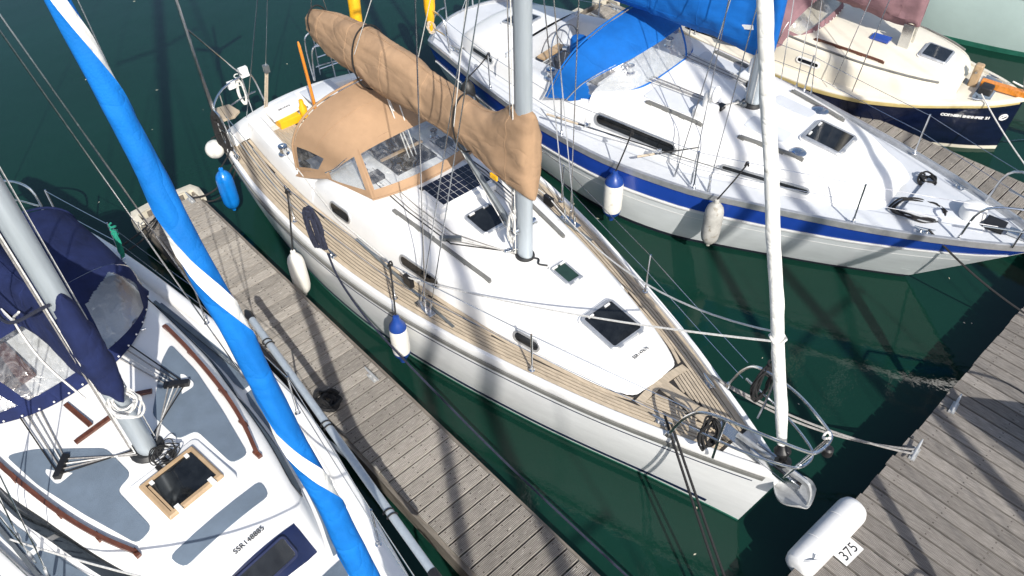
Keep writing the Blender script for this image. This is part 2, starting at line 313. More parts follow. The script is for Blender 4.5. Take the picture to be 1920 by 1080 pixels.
def coil(mb, c, ex, ey, a, b, n, r, jit, loops=5, seed=1):
    """a hank of rope: loose elliptical loops about c"""
    g = random.Random(seed); c = np.array(c, float); ex = np.array(ex, float); ey = np.array(ey, float); ez = np.cross(ex, ey); pts = []
    for i in range(loops):
        ka, kb = 1 + g.uniform(-.25, .2), 1 + g.uniform(-.12, .12); ox, oy = g.uniform(-jit, jit), g.uniform(-jit, jit)
        for k in range(9): t = 2 * math.pi * k / 9; pts.append(c + ex * (a * ka * math.cos(t) + ox) + ey * (b * kb * math.sin(t) + oy) + ez * g.uniform(-jit, jit) * 0.8)
    return mb.tube(spl(pts, 4), r, n)

class Frame:                                   # a boat's own axes: x to port, y aft from the bow, z up
    def __init__(s, bow, yaw): s.bow, s.yaw = bow, yaw; s.o = np.array([bow[0], bow[1], 0.]); c, n = math.cos(yaw), math.sin(yaw); s.ex = np.array([c, n, 0]); s.ey = np.array([-n, c, 0])
    def world(s, p): return tuple(s.o + s.ex * p[0] + s.ey * p[1] + np.array([0, 0, p[2]]))
    def loc(s, P): d = np.array(P) - s.o; return np.array([d @ s.ex, d @ s.ey, P[2]])
    def on_x(s, px, py, v): d = ray(px, py); t = ((s.o - CC) @ s.ex + v) / (d @ s.ex); return s.loc(CC + d * t)
    def root(s, name): return empty(name, (s.bow[0], s.bow[1], 0), s.yaw)
def ray(px, py): return CF_ + CR_ * (px - 960) / F_PX - CU_ * (py - 540) / F_PX
def on_z(px, py, z): d = ray(px, py); return CC + d * ((z - CC[2]) / d[2])
# ------------------------------------------------------------------ the setting: water and pontoons
wm = MB().grid([[(x, y, 0) for x in (-300, 300)] for y in (-300, 300)]).build('water', 'water', None, 0); tag(wm, 'dark green harbour water between the moored boats', kind='structure')

DECK_Z = 0.5
def plank_mesh(name, length, wd, mt, ng=9, along='x'):
    prof = []; g = wd / ng; d = 0.007
    for i in range(ng):
        a = -wd / 2 + i * g; prof += [(a + g * .10, 0), (a + g * .60, 0), (a + g * .68, -d), (a + g * 1.02, -d)]
    prof = [(-wd / 2, -d)] + prof[:-1] + [(wd / 2, -d), (wd / 2, -.035), (-wd / 2, -.035)]
    R = []
    for l in (-length / 2, length / 2): R.append([(l, p, z) if along == 'x' else (-p, l, z) for p, z in prof])
    mb = MB(); n = len(prof); mb.grid(R, cv=True); mb.m = [1 if (j > 0 and prof[j][1] == -d and prof[(j + 1) % n][1] == -d) else 0 for j in range(n)]
    for k, row in ((0, 0), (1, n)): mb.f.append(tuple(row + i for i in (range(n) if k else reversed(range(n))))); mb.m.append(0)
    for l in (-.42, -.14, .14, .42):            # screw heads over the joists
        for q in (-.28, .28):
            a, b = (l * length, q * wd) if along == 'x' else (q * wd, l * length); mb.add([(a - .008, b - .008, .0015), (a + .008, b - .008, .0015), (a + .008, b + .008, .0015), (a - .008, b + .008, .0015)], [(0, 1, 2, 3)], 1)
    return mb.mesh(name, [mt, 'dock_groove'], 0)
def cleat(parent, c, d, L=0.30, h=0.075, m='galvanised', base=0.0):
    c = np.array(c, float); d = np.array(d, float); d /= np.linalg.norm(d); r = np.cross(d, (0, 0, 1.)); mb = MB(); u = np.array([0, 0, 1.])
    mb.obox(c + u * .006, d * L * .28, r * .035, u * .008)
    for k in (-1, 1): mb.tube([c + d * k * L * .16, c + d * k * L * .13 + u * h], [.022, .016], 8)
    mb.tube(spl([c + d * (-L / 2) + u * (h + .012), c + d * (-L * .3) + u * h, c + u * (h - .004), c + d * (L * .3) + u * h, c + d * (L / 2) + u * (h + .012)], 3), [.008 + .010 * math.sin(math.pi * i / 12) for i in range(13)], 8)
    return mb.build('cleat', m, parent)
PITCH_P = 0.178
def finger(x0, x1, y0, y1, label, cleats, end=True):
    root = empty('finger_pontoon', ((x0 + x1) / 2, y0, 0)); tag(root, label, 'pontoon', 'finger pontoons'); W = x1 - x0; Ln = y1 - y0
    pm = plank_mesh('plank', W, PITCH_P - .020, 'dock_plank')
    n = int(Ln / PITCH_P)
    for i in range(n):
        o = bpy.data.objects.new('plank', pm); scene.collection.objects.link(o); o.parent = root
        o.location = (rng.uniform(-.006, .006), (i + .5) * PITCH_P, DECK_Z + rng.uniform(-.0025, .0025)); o.rotation_euler = (0, 0, rng.uniform(-.002, .002))
    for k in (-1, 1):
        MB().box(k * (W / 2 + .018) - .03, k * (W / 2 + .018) + .03, 0, Ln, .2, DECK_Z - .03).build('edge_beam', 'dock_beam', root)
        MB().box(k * W * .25 - .05, k * W * .25 + .05, .05, Ln - .05, .25, DECK_Z - .04).build('joist', 'dock_beam', root)
    MB().box(-W / 2 - .04, W / 2 + .04, Ln, Ln + .05, .2, DECK_Z - .01).build('end_beam', 'dock_beam', root)
    y = .6
    while y < Ln: MB().box(-W / 2 + .1, W / 2 - .1, y, min(y + 1.7, Ln - .05), -.35, .24).build('float', 'dock_float', root); y += 2.6
    if end:
        for k in (-1, 1):                       # cream corner bumpers at the outer end
            MB().prism([(k * (W / 2 + .10), Ln - .30), (k * (W / 2 + .13), Ln - .05), (k * (W / 2 + .06), Ln + .13), (k * (W / 2 - .28), Ln + .16), (k * (W / 2 - .30), Ln + .02), (k * (W / 2 + .02), Ln - .02), (k * (W / 2 + .02), Ln - .30)][::k], .26, DECK_Z + .03, .02).build('corner_bumper', 'dock_cream', root)
    for cx, cy in cleats: cleat(root, (cx - (x0 + x1) / 2, cy - y0, DECK_Z), (0, 1, 0))
    return root
finger(2.22, 3.12, 0.96, 11.25, 'weathered timber finger pontoon with a tangle of black rope lying on it', [(2.98, 6.06), (2.4, 10.9), (3.0, 11.0), (2.38, 2.6)])
finger(11.80, 12.80, 0.96, 11.05, 'narrow finger pontoon running behind the blue striped yacht beside the navy boat', [(12.0, 10.6), (12.6, 10.6)])
# main walkway: planks run away from its edge
wk = empty('walkway_pontoon', (8.5, -0.05, 0)); tag(wk, 'wide timber walkway pontoon carrying the white number plate', 'pontoon')
WL = 2.0; pmw = plank_mesh('plank', WL, PITCH_P - .025, 'dock_plank_grey', along='y')
x = 0.2
while x < 17.5:
    o = bpy.data.objects.new('plank', pmw); scene.collection.objects.link(o); o.parent = wk
    o.location = (x - 8.5, rng.uniform(-.012, .012), DECK_Z + rng.uniform(-.003, .003)); o.rotation_euler = (0, 0, rng.uniform(-.002, .002)); x += PITCH_P
for k in (-1, 1): MB().box(-8.4, 9.1, k * (WL / 2 - .04) - .03, k * (WL / 2 - .04) + .03, .2, DECK_Z - .04).build('edge_beam', 'dock_beam', wk)
for k in range(6): MB().box(-8 + k * 2.9, -8 + k * 2.9 + 2.1, -.85, .85, -.35, .3).build('float', 'dock_float', wk)
for k in (-.6, 0, .6): MB().box(-8.3, 9, k - .05, k + .05, .3, DECK_Z - .04).build('joist', 'dock_beam', wk)
for cx in (6.87, 7.82, 3.6, 11.0): cleat(wk, (cx - 8.5, .80 + .05, DECK_Z), (1, .12, 0), .36, .085)

# ------------------------------------------------------------------ hull generator (local axes: x to port, y aft from the bow)
class Hull:
    def __init__(s, L, bd, zs, kb, rake=0.4, trake=0.0, bulge=0.3, p=2.0, zb=-0.45): s.__dict__.update(L=L, bd=bd, zs=zs, kb=kb, rake=rake, trake=trake, bulge=bulge, p=p, zb=zb)
    def b(s, y): return ip(y, s.bd)
    def z(s, y): return ip(y, s.zs)
    def P(s, u, t, side, off=0.0):
        yd = u * s.L; b = s.b(yd); zt = s.z(yd); z = zt + (s.zb - zt) * t; k = ip(yd, s.kb)
        return np.array([side * (b * (1 - (1 - k) * max(0, t)**s.p) + off), yd + s.rake * t * (1 - u)**3 + s.trake * t * u**8, z])
    def t_of(s, y, z): zt = s.z(y); return (zt - z) / (zt - s.zb)
    def skin(s, parent, m):
        mb = MB(); us = [0, .01, .025, .05, .08] + lin(.12, 1, 34); ts = lin(0, 1, 15)
        for side in (-1, 1): mb.grid([[s.P(u, t, side) for t in (ts if side > 0 else ts[::-1])] for u in us])
        tr = []                                 # rounded transom
        for t in ts:
            a = s.P(1, t, 1); tr.append([(a[0] * q, a[1] + s.bulge * (1 - q * q) * (1 - .5 * t), a[2]) for q in lin(1, -1, 17)])
        mb.grid(tr); return mb.build('hull', m, parent)
    def strip(s, name, parent, m, top, bot, u0=0.0, u1=1.0, off=0.006, sides=(-1, 1), th=0.0, n=44):
        """a band laid on the topsides between the heights top(y) and bot(y)"""
        mb = MB()
        for side in sides:
            rows = []
            for u in [u0 + (u1 - u0) * (i / (n - 1))**1.3 for i in range(n)]:
                y = u * s.L; a, b = s.t_of(y, top(y)), s.t_of(y, bot(y))
                ring = [s.P(u, a, side, off * .3), s.P(u, a, side, off), s.P(u, (a + b) / 2, side, off * 1.15), s.P(u, b, side, off), s.P(u, b, side, off * .3)]
                rows.append(ring if side > 0 else ring[::-1])
            mb.grid(rows)
        if u1 >= 1:                             # carry it round the transom
            for rowset in (1,):
                aT, bT = s.t_of(s.L, top(s.L)), s.t_of(s.L, bot(s.L)); G = []
                for t in (aT, bT):
                    a = s.P(1, t, 1, off); G.append([(a[0] * q, a[1] + s.bulge * (1 - q * q) * (1 - .5 * t) + off, a[2]) for q in lin(1, -1, 15)])
                mb.grid(G)
        return mb.build(name, m, parent)
    def rail_path(s, inset=0.0, n=46, y0=0.0):
        Lft = []
        for i in range(n):
            y = y0 + (s.L - y0) * (i / (n - 1))**1.15; Lft.append((-max(.004, s.b(y) - inset), y + (inset * .8 if y < .3 else 0), s.z(y)))
        b = s.b(s.L) - inset; arc = [(q * b, s.L + (s.bulge - inset * .6) * (1 - q * q), s.z(s.L)) for q in lin(-1, 1, 19)[1:-1]]
        return Lft + arc + [(-x, y, z) for x, y, z in reversed(Lft)]
    def gunwale(s, parent, m, prof, name='gunwale'):
        """prof: (distance inboard, height over the sheer) swept round the deck edge"""
        P = [np.array(p) for p in s.rail_path()]; R = []
        for i, p in enumerate(P):
            d = P[min(i + 1, len(P) - 1)] - P[max(i - 1, 0)]; d[2] = 0; d /= np.linalg.norm(d); nrm = np.array([d[1], -d[0], 0])
            R.append([tuple(p + nrm * a + np.array([0, 0, h])) for a, h in prof])
            lim = [q for q in R[-1]]
            if i < len(P) / 2 and p[1] < 1.2: R[-1] = [(min(q[0], -.001), q[1], q[2]) for q in lim]
            elif p[1] < 1.2: R[-1] = [(max(q[0], .001), q[1], q[2]) for q in lim]
        mb = MB().grid(R, cv=True); return mb.build(name, m, parent, 50)
    def deck(s, parent, m, inner, yF, yA, dz=-0.03, edge=0.04, camber=0.05, name='deck'):
        mb = MB(); ys = lin(.12, yF, 10)
        mb.grid([[(q * (s.b(y) - edge), y, s.z(y) + dz + camber * (1 - q * q) * min(1, s.b(y))) for q in lin(-1, 1, 13)] for y in ys])
        ys = lin(yF, yA, 24)
        for k in (-1, 1):
            rows = []
            for y in ys:
                o = s.b(y) - edge; i = min(inner(y), o - .02); zc = lambda x: s.z(y) + dz + camber * (1 - (x / o)**2) * min(1, s.b(y))
                xs = lin(o, i, 4) if k < 0 else lin(i, o, 4); rows.append([(k * x, y, zc(x)) for x in xs])
            mb.grid(rows)
        ys = lin(yA, s.L, 5)
        if yA < s.L: mb.grid([[(q * (s.b(y) - edge), y + (s.bulge * .9) * (1 - q * q) * (y - yA) / (s.L - yA), s.z(y) + dz + camber * (1 - q * q)) for q in lin(-1, 1, 13)] for y in ys])
        return mb.build(name, m, parent)
    def dz(s, x, y, dz=-0.03, edge=0.04, camber=0.05):
        o = s.b(y) - edge; return s.z(y) + dz + camber * (1 - min(1, (x / o))**2) * min(1, s.b(y))

class Roof:                                    # coachroof: base half-width cb(y), top height zt(y)
    D = [(0, 0), (.012, .18), (.05, .55), (.09, .80), (.14, .93), (.22, 1.0)]
    def __init__(s, hull, cb, zt, y0, y1, camber=0.07, k=1.0): s.h, s.cb, s.zt, s.y0, s.y1, s.cam, s.k = hull, cb, zt, y0, y1, camber, k
    def side(s, y, f, sg):                      # point on the side wall at height fraction f
        w = ip(y, s.cb); zb = s.h.dz(w, y) - .03; H = ip(y, s.zt) - zb
        for (d0, f0), (d1, f1) in zip(s.D, s.D[1:]):
            if f <= f1: break
        d = d0 + (d1 - d0) * (f - f0) / (f1 - f0); return np.array([sg * (w - d * s.k * min(1, w / .5)), y, zb + f * H])
    def top(s, x, y):
        w = ip(y, s.cb) - .22 * s.k * min(1, ip(y, s.cb) / .5); return ip(y, s.zt) + s.cam * (1 - min(1, abs(x) / max(.05, w))**2) * min(1, w / .3)
    def build(s, parent, m, n=40, name='coachroof'):
        rows = []
        for y in lin(s.y0, s.y1, n):
            w = ip(y, s.cb); kk = min(1, w / .5); L = [s.side(y, f, 1) for d, f in s.D]; wt = w - .22 * s.k * kk
            mid = [np.array([wt * q, y, s.top(wt * q, y)]) for q in (.75, .5, .25)]
            half = L + mid; full = half + [np.array([0, y, s.top(0, y)])] + [np.array([-p[0], p[1], p[2]]) for p in reversed(half)]; rows.append(full)
        mb = MB().grid(rows); e = rows[-1]; mb.add(e, [tuple(range(len(e)))])
        return mb.build(name, m, parent, 50)
def side_window(rf, parent, y, sg, w, h, f=.45, r=None, fm='alu_frame', pm='smoked', fw=.028, name='window'):
    a, b = rf.side(y - .05, f, sg), rf.side(y + .05, f, sg); c, d = rf.side(y, f - .15, sg), rf.side(y, f + .15, sg)
    ex = (b - a) * sg; ey = d - c; ct = rf.side(y, f, sg)
    return frame_panel(name, ct + 0.0, ex, ey, w, h, r or h * .48, fw, .014, fm, pm, parent)[0]
def winch(parent, c, s=1.0, cover=None):
    mb = MB().lathe([(.075 * s, 0), (.075 * s, .02 * s), (.05 * s, .04 * s), (.045 * s, .09 * s), (.062 * s, .12 * s), (.06 * s, .135 * s), (.02 * s, .14 * s), (.02 * s, .12 * s)], c, n=16)
    return mb.build('winch', cover or 'steel', parent)
def stanchion(parent, x, y, z, h=.62, lean=(0, 0), m='steel'):
    mb = MB().tube([(x, y, z), (x + lean[0], y + lean[1], z + h)], .0125, 8); mb.lathe([(.035, 0), (.035, .01), (.02, .02), (.018, .07)], (x, y, z), n=10)
    return mb.build('stanchion', m, parent)
def sheet_loft(secs, k=3): return [list(r) for r in secs]
def cover_bag(parent, name, mt, secs, nth=40, ns=120, wr=0.012, seed=0.0, mastz=None):
    """bagged sail under a boom cover: secs = (y, centre x, z bottom, z top, half-width), smooth along the boom with creases"""
    ys = [q[0] for q in secs]; tabs = [sorted([(q[0], q[i]) for q in secs]) for i in range(1, 5)]; rows = []
    y0, y1 = ys[0], ys[-1]
    for i in range(ns):
        y = y0 + (y1 - y0) * i / (ns - 1); cx, zb, zt, hw = (ip(y, t) for t in tabs); ring = []
        for k in range(nth):
            a = 2 * math.pi * k / nth; ca, sa = math.cos(a), math.sin(a)
            zc = zb + (zt - zb) * .42; hz = (zt - zc) if sa > 0 else (zc - zb)
            pw = .82 if sa > 0 else 1.0
            px, pz = hw * math.copysign(abs(ca)**pw, ca), hz * sa
            q = y + .9 * pz * math.copysign(1, nz3(y * .7, seed, 4)) + .25 * nz3(y * 2, pz * 2, seed)
            r1 = 1 - abs(nz3(q * 2.1 + seed, pz * 1.1, ca * .6 + seed)) * 4; r2 = 1 - abs(nz3(q * .9, pz * 4.5 + seed, ca * 1.2 + 7)) * 5; f0 = min(1, max(0, (y - min(y0, y1)) / .9 - .1)); fold = math.sin(26 * pz + 9 * (y - min(y0, y1)) * math.copysign(1, pz) + 4 * nz3(y * 2, pz * 3, seed)) * (1 - f0) * .5
            wv = nz3(y * 1.6 + seed, pz * 2.0, ca + seed) * 1.6 + max(-.3, r1) * .55 + max(-.3, r2) * .6 + nz3(q * 9, pz * 7, ca * 2) * .25 + fold
            amp = wr * min(1, 6 * hw); ring.append((cx + px + ca * wv * amp, y + .3 * amp * wv, zc + pz + sa * wv * amp))
        rows.append(ring)
    o = MB().rings(rows).build(name, mt, parent, 60)
    for i in range(ns // 9, ns - 6, ns // 6): MB().tube([tuple(p) for p in rows[i]], .0045, 4, closed=True).build('seam', mt, o)      # cloth seams
    kk = nth // 4; MB().tube([(r[kk][0], r[kk][1], r[kk][2] + .004) for r in rows[3:-3]], .008, 5).build('zip', mt, o)
    kb = int(nth * .60); MB().tube([r[kb] for r in rows[3:-3]], .004, 4).build('seam', mt, o)
    return o
def patch(c00, c10, c01, c11, nu, nv, bulge=0.0, e0=None, e1=None):
    """bilinear patch, u along the first pair; returns f(u, v)"""
    A, B, C, D = (np.array(p, float) for p in (c00, c10, c01, c11)); N = np.cross(B - A, C - A); N /= np.linalg.norm(N)
    return lambda u, v: A * (1 - u) * (1 - v) + B * u * (1 - v) + C * (1 - u) * v + D * u * v + N * bulge * math.sin(math.pi * u) * math.sin(math.pi * v)
def windowed(f, us, vs, inside, fab, pane):
    """split a surface f(u, v) into cloth cells and clear cells"""
    G = [[f(u, v) for v in vs] for u in us]; um = lambda i: (us[i] + us[i + 1]) / 2; vm = lambda j: (vs[j] + vs[j + 1]) / 2
    fab.grid(G, cells=lambda i, j: not inside(um(i), vm(j))); pane.grid(G, cells=lambda i, j: inside(um(i), vm(j)))
# ------------------------------------------------------------------ the white yacht with the tan sail cover
FM = Frame((5.0, 1.5), math.atan2(-.36, 9.8)); A = FM.root('sailing_yacht'); tag(A, 'white sailing yacht with tan sail cover, tan sprayhood and teak side decks', 'sailboat')
HM = Hull(9.72, T(0, .03, .5, .25, 1, .45, 2, .82, 3, 1.12, 4, 1.38, 5, 1.58, 6, 1.70, 7, 1.75, 8, 1.73, 9, 1.63, 9.72, 1.50), T(0, 1.28, 2, 1.20, 4, 1.14, 6, 1.11, 9.72, 1.12), T(0, .2, 1, .42, 3, .72, 6, .84, 9.72, .70), rake=.40, trake=-.35, bulge=.34, p=1.9)
HM.skin(A, 'hull_white')
HM.strip('rub_rail', A, 'rub_grey', lambda y: HM.z(y) - .09, lambda y: HM.z(y) - .155, .012, .985, off=.028)
HM.strip('pinstripe', A, 'stripe_navy', lambda y: HM.z(y) - .245, lambda y: HM.z(y) - .262, .02, .985, off=.004)
HM.strip('waterline_stripe', A, 'stripe_navy', lambda y: .155, lambda y: .085, .045, .99, off=.006)
HM.strip('boot_top', A, 'antifoul_green', lambda y: .03, lambda y: -.30, .0, .99, off=.005)
HM.gunwale(A, 'gelcoat', [(.002, -.075), (-.004, .0), (.006, .026), (.035, .030), (.058, .02), (.065, -.06)])
cbm = T(1.72, .36, 1.85, .43, 2, .50, 2.5, .645, 3.4, .85, 4.1, .96, 5, 1.08, 6, 1.17, 7, 1.23, 7.5, 1.25, 8.5, 1.22, 9.45, 1.14)
HM.deck(A, 'gelcoat', lambda y: ip(y, cbm) - .08, 1.80, 9.40, dz=-.035)
# caulking sheet under the teak, then the planks one by one
ck = MB()
def tz(x, y): return HM.dz(abs(x), y, dz=-.035)
for k in (-1, 1):
    rows = []
    for y in lin(.62, 9.45, 60):
        o = HM.b(y) - .064; i = .0 if y < 1.72 else ip(y, cbm) - .02; i = min(i, o - .005); xs = lin(i, o, 8)
        rows.append([(k * x, y, tz(x, y) + .006) for x in (xs if k > 0 else xs[::-1])])
    ck.grid(rows)
deckA = ck.build('teak_deck', 'caulk', A)
PW = .0435
for k in (-1, 1):
    for n in range(21):
        run = []; runs = []
        for y in lin(.66, 9.42, 130):
            out = HM.b(y) - .068 - (0 if n == 0 else n * PW + .04); inn = out - (PW + .04 if n == 0 else PW) + .0105
            lim = (.085 if y < 1.66 else ip(y, cbm) + .055) if n else 0
            if y > 1.5 and y < 1.72: lim = max(lim, .085)
            lo = max(inn, lim)
            if out - lo > .012: run.append((y, lo, out))
            else:
                if len(run) > 2: runs.append(run)
                run = []
        if len(run) > 2: runs.append(run)
        for run in runs:
            rows = []
            for y, lo, out in run:
                z0 = tz(out, y) + .004; z1 = tz(out, y) + .016; z2 = tz(lo, y) + .016
                ring = [(k * lo, y, z0), (k * lo, y, z2), (k * out, y, z1), (k * out, y, z0)]; rows.append(ring if k < 0 else ring[::-1])
            MB().rings(rows).build('teak_plank', 'teak', deckA, 30)
# margin planks round the coachroof and the king plank on the foredeck
for k in (-1, 1):
    rows = []
    for y in lin(1.74, 9.40, 80):
        lo = ip(y, cbm) + .002; out = lo + .046; z = tz(out, y); ring = [(k * lo, y, z + .003), (k * lo, y, z + .017), (k * out, y, z + .017), (k * out, y, z + .003)]; rows.append(ring if k < 0 else ring[::-1])
    MB().rings(rows).build('margin_plank', 'teak', deckA, 30)
MB().rings([[(x, y, tz(0, y) + h) for x, h in ((-.075, .003), (-.075, .017), (.075, .017), (.075, .003))][::-1] for y in lin(.66, 1.72, 8)]).build('king_plank', 'teak', deckA, 30)
MB().rings([[(x, 1.70 + .03 * (x / .4)**2 * -1 + dy, tz(x, 1.7) + h) for dy, h in ((-.07, .004), (-.07, .018), (.03, .018), (.03, .004))] for x in lin(-.40, .40, 9)]).build('margin_plank', 'teak', deckA, 30)
RM = Roof(HM, cbm, T(1.72, 1.20, 1.85, 1.27, 2.1, 1.36, 2.6, 1.43, 3.2, 1.48, 4, 1.55, 5, 1.62, 6, 1.68, 6.5, 1.69, 7.0, 1.62, 7.35, 1.44), 1.72, 7.35, camber=.05)
RM.build(A, 'gelcoat')
for sg in (-1, 1):
    side_window(RM, A, 6.60, sg, .50, .20); side_window(RM, A, 4.92, sg, .76, .185); side_window(RM, A, 3.13, sg, .40, .17)
def roof_hatch(rf, parent, x0, x1, y0, y1, r, fw, th, pm='smoked', name='hatch', handles=True):
    cx, cy = (x0 + x1) / 2, (y0 + y1) / 2; c = np.array([cx, cy, rf.top(cx, cy) + .004]); ex = np.array([1, 0, 0]); ey = np.array([0, .2, rf.top(cx, cy + .1) - rf.top(cx, cy - .1)])
    b = MB(); L = lambda o, z: [tuple(c + ex * x + ey / np.linalg.norm(ey) * y + np.array([0, 0, z])) for x, y in o]
    fr, ax = frame_panel(name, c, ex, ey, x1 - x0, y1 - y0, r, fw, th, 'alu_frame', pm, parent, recess=.004)
    MB().rings([L(rrect(x1 - x0 + .05, y1 - y0 + .05, r + .02), -.03), L(rrect(x1 - x0 + .05, y1 - y0 + .05, r + .02), .008)]).build('seat_ring', 'gelcoat', fr)
    if handles:
        for k in (-1, 1): MB().obox(ax[0] + ax[1] * k * (x1 - x0) * .3 - ax[2] * (y1 - y0) * .5 + ax[3] * th, ax[1] * .035, ax[2] * .02, ax[3] * .012).build('hinge', 'alu_frame', fr)
        MB().obox(ax[0] + ax[1] * (x1 - x0) * -.25 + ax[2] * (y1 - y0) * .38 + ax[3] * (th + .004), ax[1] * .04, ax[2] * .012, ax[3] * .012).build('handle', 'white_plastic', fr)
        MB().obox(ax[0] + ax[1] * (x1 - x0) * .25 + ax[2] * (y1 - y0) * .38 + ax[3] * (th + .004), ax[1] * .04, ax[2] * .012, ax[3] * .012).build('handle', 'white_plastic', fr)
    return fr, ax
hb, ax = roof_hatch(RM, A, -.22, .32, 2.22, 2.82, .07, .045, .045)
roof_hatch(RM, A, .06, .31, 3.28, 3.64, .05, .035, .035, 'smoked_green')
roof_hatch(RM, A, -.20, .27, 4.58, 5.04, .07, .035, .04)
MB().prism([(x + .52, y + 4.78) for x, y in rrect(.02, .02, .005)], 1.6, 1.62).build('padeye', 'steel', A)
textmesh('registration_number', 'SSR147676', .062, 'ink', A, (.04, 2.04, RM.top(0, 2.04) + .012), (1, 0, 0), (0, 1, .12), align='CENTER', sx=.9)
# handrails, sliding hatch garage, solar panel
def grab_rail(parent, rf, x0, y0, x1, y1, m, feet=4, w=.035, h=.05, name='handrail'):
    pts = [(x0 + (x1 - x0) * t, y0 + (y1 - y0) * t) for t in lin(0, 1, 12)]; mb = MB()
    mb.rings([[(x + dx, y, rf.top(x, y) + dz) for dx, dz in ((-w / 2, h - .03), (-w / 2, h), (w / 2, h), (w / 2, h - .03))] for x, y in pts])
    for t in lin(.02, .98, feet): x, y = x0 + (x1 - x0) * t, y0 + (y1 - y0) * t; mb.box(x - w / 2.4, x + w / 2.4, y - .05, y + .05, rf.top(x, y) - .02, rf.top(x, y) + h - .012)
    return mb.build(name, m, parent)
for k in (-1, 1): grab_rail(A, RM, k * .80, 5.75, k * .62, 3.97, 'rub_grey', 5, .045, .045); 
for k in (-1, 1): grab_rail(A, RM, k * .76, 5.5, k * .70, 5.0, 'alu_dark', 3, .03, .03, 'handrail')
gz = RM.top(0, 5.6)
MB().prism([(-.44, 5.20), (.52, 5.20), (.53, 5.95), (-.45, 5.95)], gz - .06, gz + .06, .03).build('hatch_garage', 'gelcoat', A)
sp = MB().prism([(-.34, 5.28), (.52, 5.28), (.52, 5.84), (-.34, 5.84)], gz + .060, gz + .078, .004).build('solar_panel', 'white_plastic', A)
cw, chh = .81 / 9, .50 / 4; cme = MB().box(-cw / 2 + .0028, cw / 2 - .0028, -chh / 2 + .0028, chh / 2 - .0028, 0, .003).mesh('cell', 'pv_cell', 0)
for i in range(9):
    for j in range(4):
        o = bpy.data.objects.new('cell', cme); scene.collection.objects.link(o); o.parent = sp; o.location = (-.29 + cw * (i + .5) - .005, 5.31 + chh * (j + .5), gz + .0775)
MB().box(-.335, -.30, 5.74, 5.80, gz + .078, gz + .10).build('junction_box', 'black_plastic', sp)
# coamings and cockpit
for k in (-1, 1):
    rows = []
    for y in lin(7.30, 9.46, 16):
        o = ip(y, cbm); i = o - .24 - .05 * (y - 7.3) / 2; h = 1.40 + .04 * math.sin((y - 7.3) * 1.4); zd = tz(o, y) - .04
        ring = [(k * o, y, zd), (k * (o - .03), y, h - .08), (k * (o - .06), y, h - .02), (k * (o - .10), y, h), (k * (i + .03), y, h), (k * i, y, h - .03), (k * i, y, 1.0)]
        rows.append(ring if k < 0 else ring[::-1])
    MB().rings(rows).build('coaming', 'gelcoat', A)
for k in (-1, 1):
    MB().prism([(k * .42, 7.35), (k * 1.02, 7.35), (k * .96, 9.42), (k * .42, 9.42)][::k], .55, 1.16, .015).build('cockpit_seat', 'gelcoat', A)
    for n in range(6): MB().box(k * (.455 + n * .075) - .0 * k - .033, k * (.455 + n * .075) + .033, 8.25, 9.28, 1.158, 1.172).build('teak_plank', 'teak', A.children[-1])
MB().box(-.42, .42, 7.35, 9.42, .5, .62).build('cockpit_sole', 'gelcoat', A)
for n in range(9): MB().box(-.40 + n * .09, -.40 + n * .09 + .08, 7.5, 9.3, .62, .64).build('teak_plank', 'teak', A.children[-1])
MB().box(-1.0, 1.0, 7.28, 7.35, .55, 1.50).build('companionway_bulkhead', 'gelcoat', A)
MB().box(-.30, .30, 7.345, 7.37, .9, 1.48).build('washboard', 'brown_wood', A)
# transom coaming with the lettered locker lid, open locker under it
tr = MB(); rows = []
for q in lin(-1, 1, 21):
    x = q * 1.40; y = 9.52 + .33 * (1 - q * q); rows.append([(x, y - .14, 1.08), (x, y - .13, 1.27), (x, y - .10, 1.30), (x, y + .10, 1.285), (x, y + .17, 1.24), (x, y + .18, 1.05)])
tr.rings(rows).build('transom_coaming', 'gelcoat', A, 50)
MB().prism([(-.72, 9.30), (-.06, 9.36), (-.06, 9.80), (-.70, 9.70)], 1.30, 1.345, .02).build('locker_lid', 'gelcoat', A)
textmesh('registration_number', 'SSR147676', .055, 'ink', A, (-.42, 9.50, 1.349), (1, .08, 0), (-.08, 1, 0), sx=.9)
MB().prism([(.02, 9.36), (.62, 9.36), (.62, 9.80), (.02, 9.80)], 1.30, 1.325, .015).build('locker_lid', 'nonskid_white', A)
MB().box(-.74, .0, 9.40, 9.46, .62, 1.14).build('locker_front', 'cream', A)
t_ = empty('tiller', (0, 9.18, 1.0)); 
ti = MB(); tp = spl([(0, 0, 0), (-.005, -.01, .3), (-.015, 0, .8), (-.02, .02, 1.2), (-.02, .05, 1.5)], 5); R = []
for i, p in enumerate(tp):
    f = i / (len(tp) - 1); wx = .030 - .008 * f; wy = .042 - .014 * f
    if i == len(tp) - 1: wx *= .5; wy *= .5
    R.append([(p[0] + wx * math.cos(a), p[1] + wy * math.sin(a), p[2]) for a in [math.pi / 4 * j for j in range(8)]])
bpy.data.objects.remove(t_)
R = [[(p[0] - .02, p[1] + 9.20, p[2] + .98) for p in r] for r in R]
tl = ti.rings(R).build('tiller', 'tiller_wood', A); MB().lathe([(.09, 0), (.10, .05), (.06, .09), (.05, .16)], (-.02, 9.2, .86), n=14).build('rudder_head', 'black_plastic', tl)
MB().lathe([(.2, 0), (.17, .18), (.12, .24)], (-.02, 9.2, .62), n=16).build('rudder_tube', 'gelcoat', tl)
for k in (-1, 1):
    winch(A, (k * 1.10, 8.25, 1.42), 1.15); winch(A, (k * .62, 6.75, RM.top(.62, 6.75)), .9)
    MB().box(k * 1.02 - .05, k * 1.02 + .05, 7.7, 7.86, 1.40, 1.47).build('clutch', 'black_plastic', A)
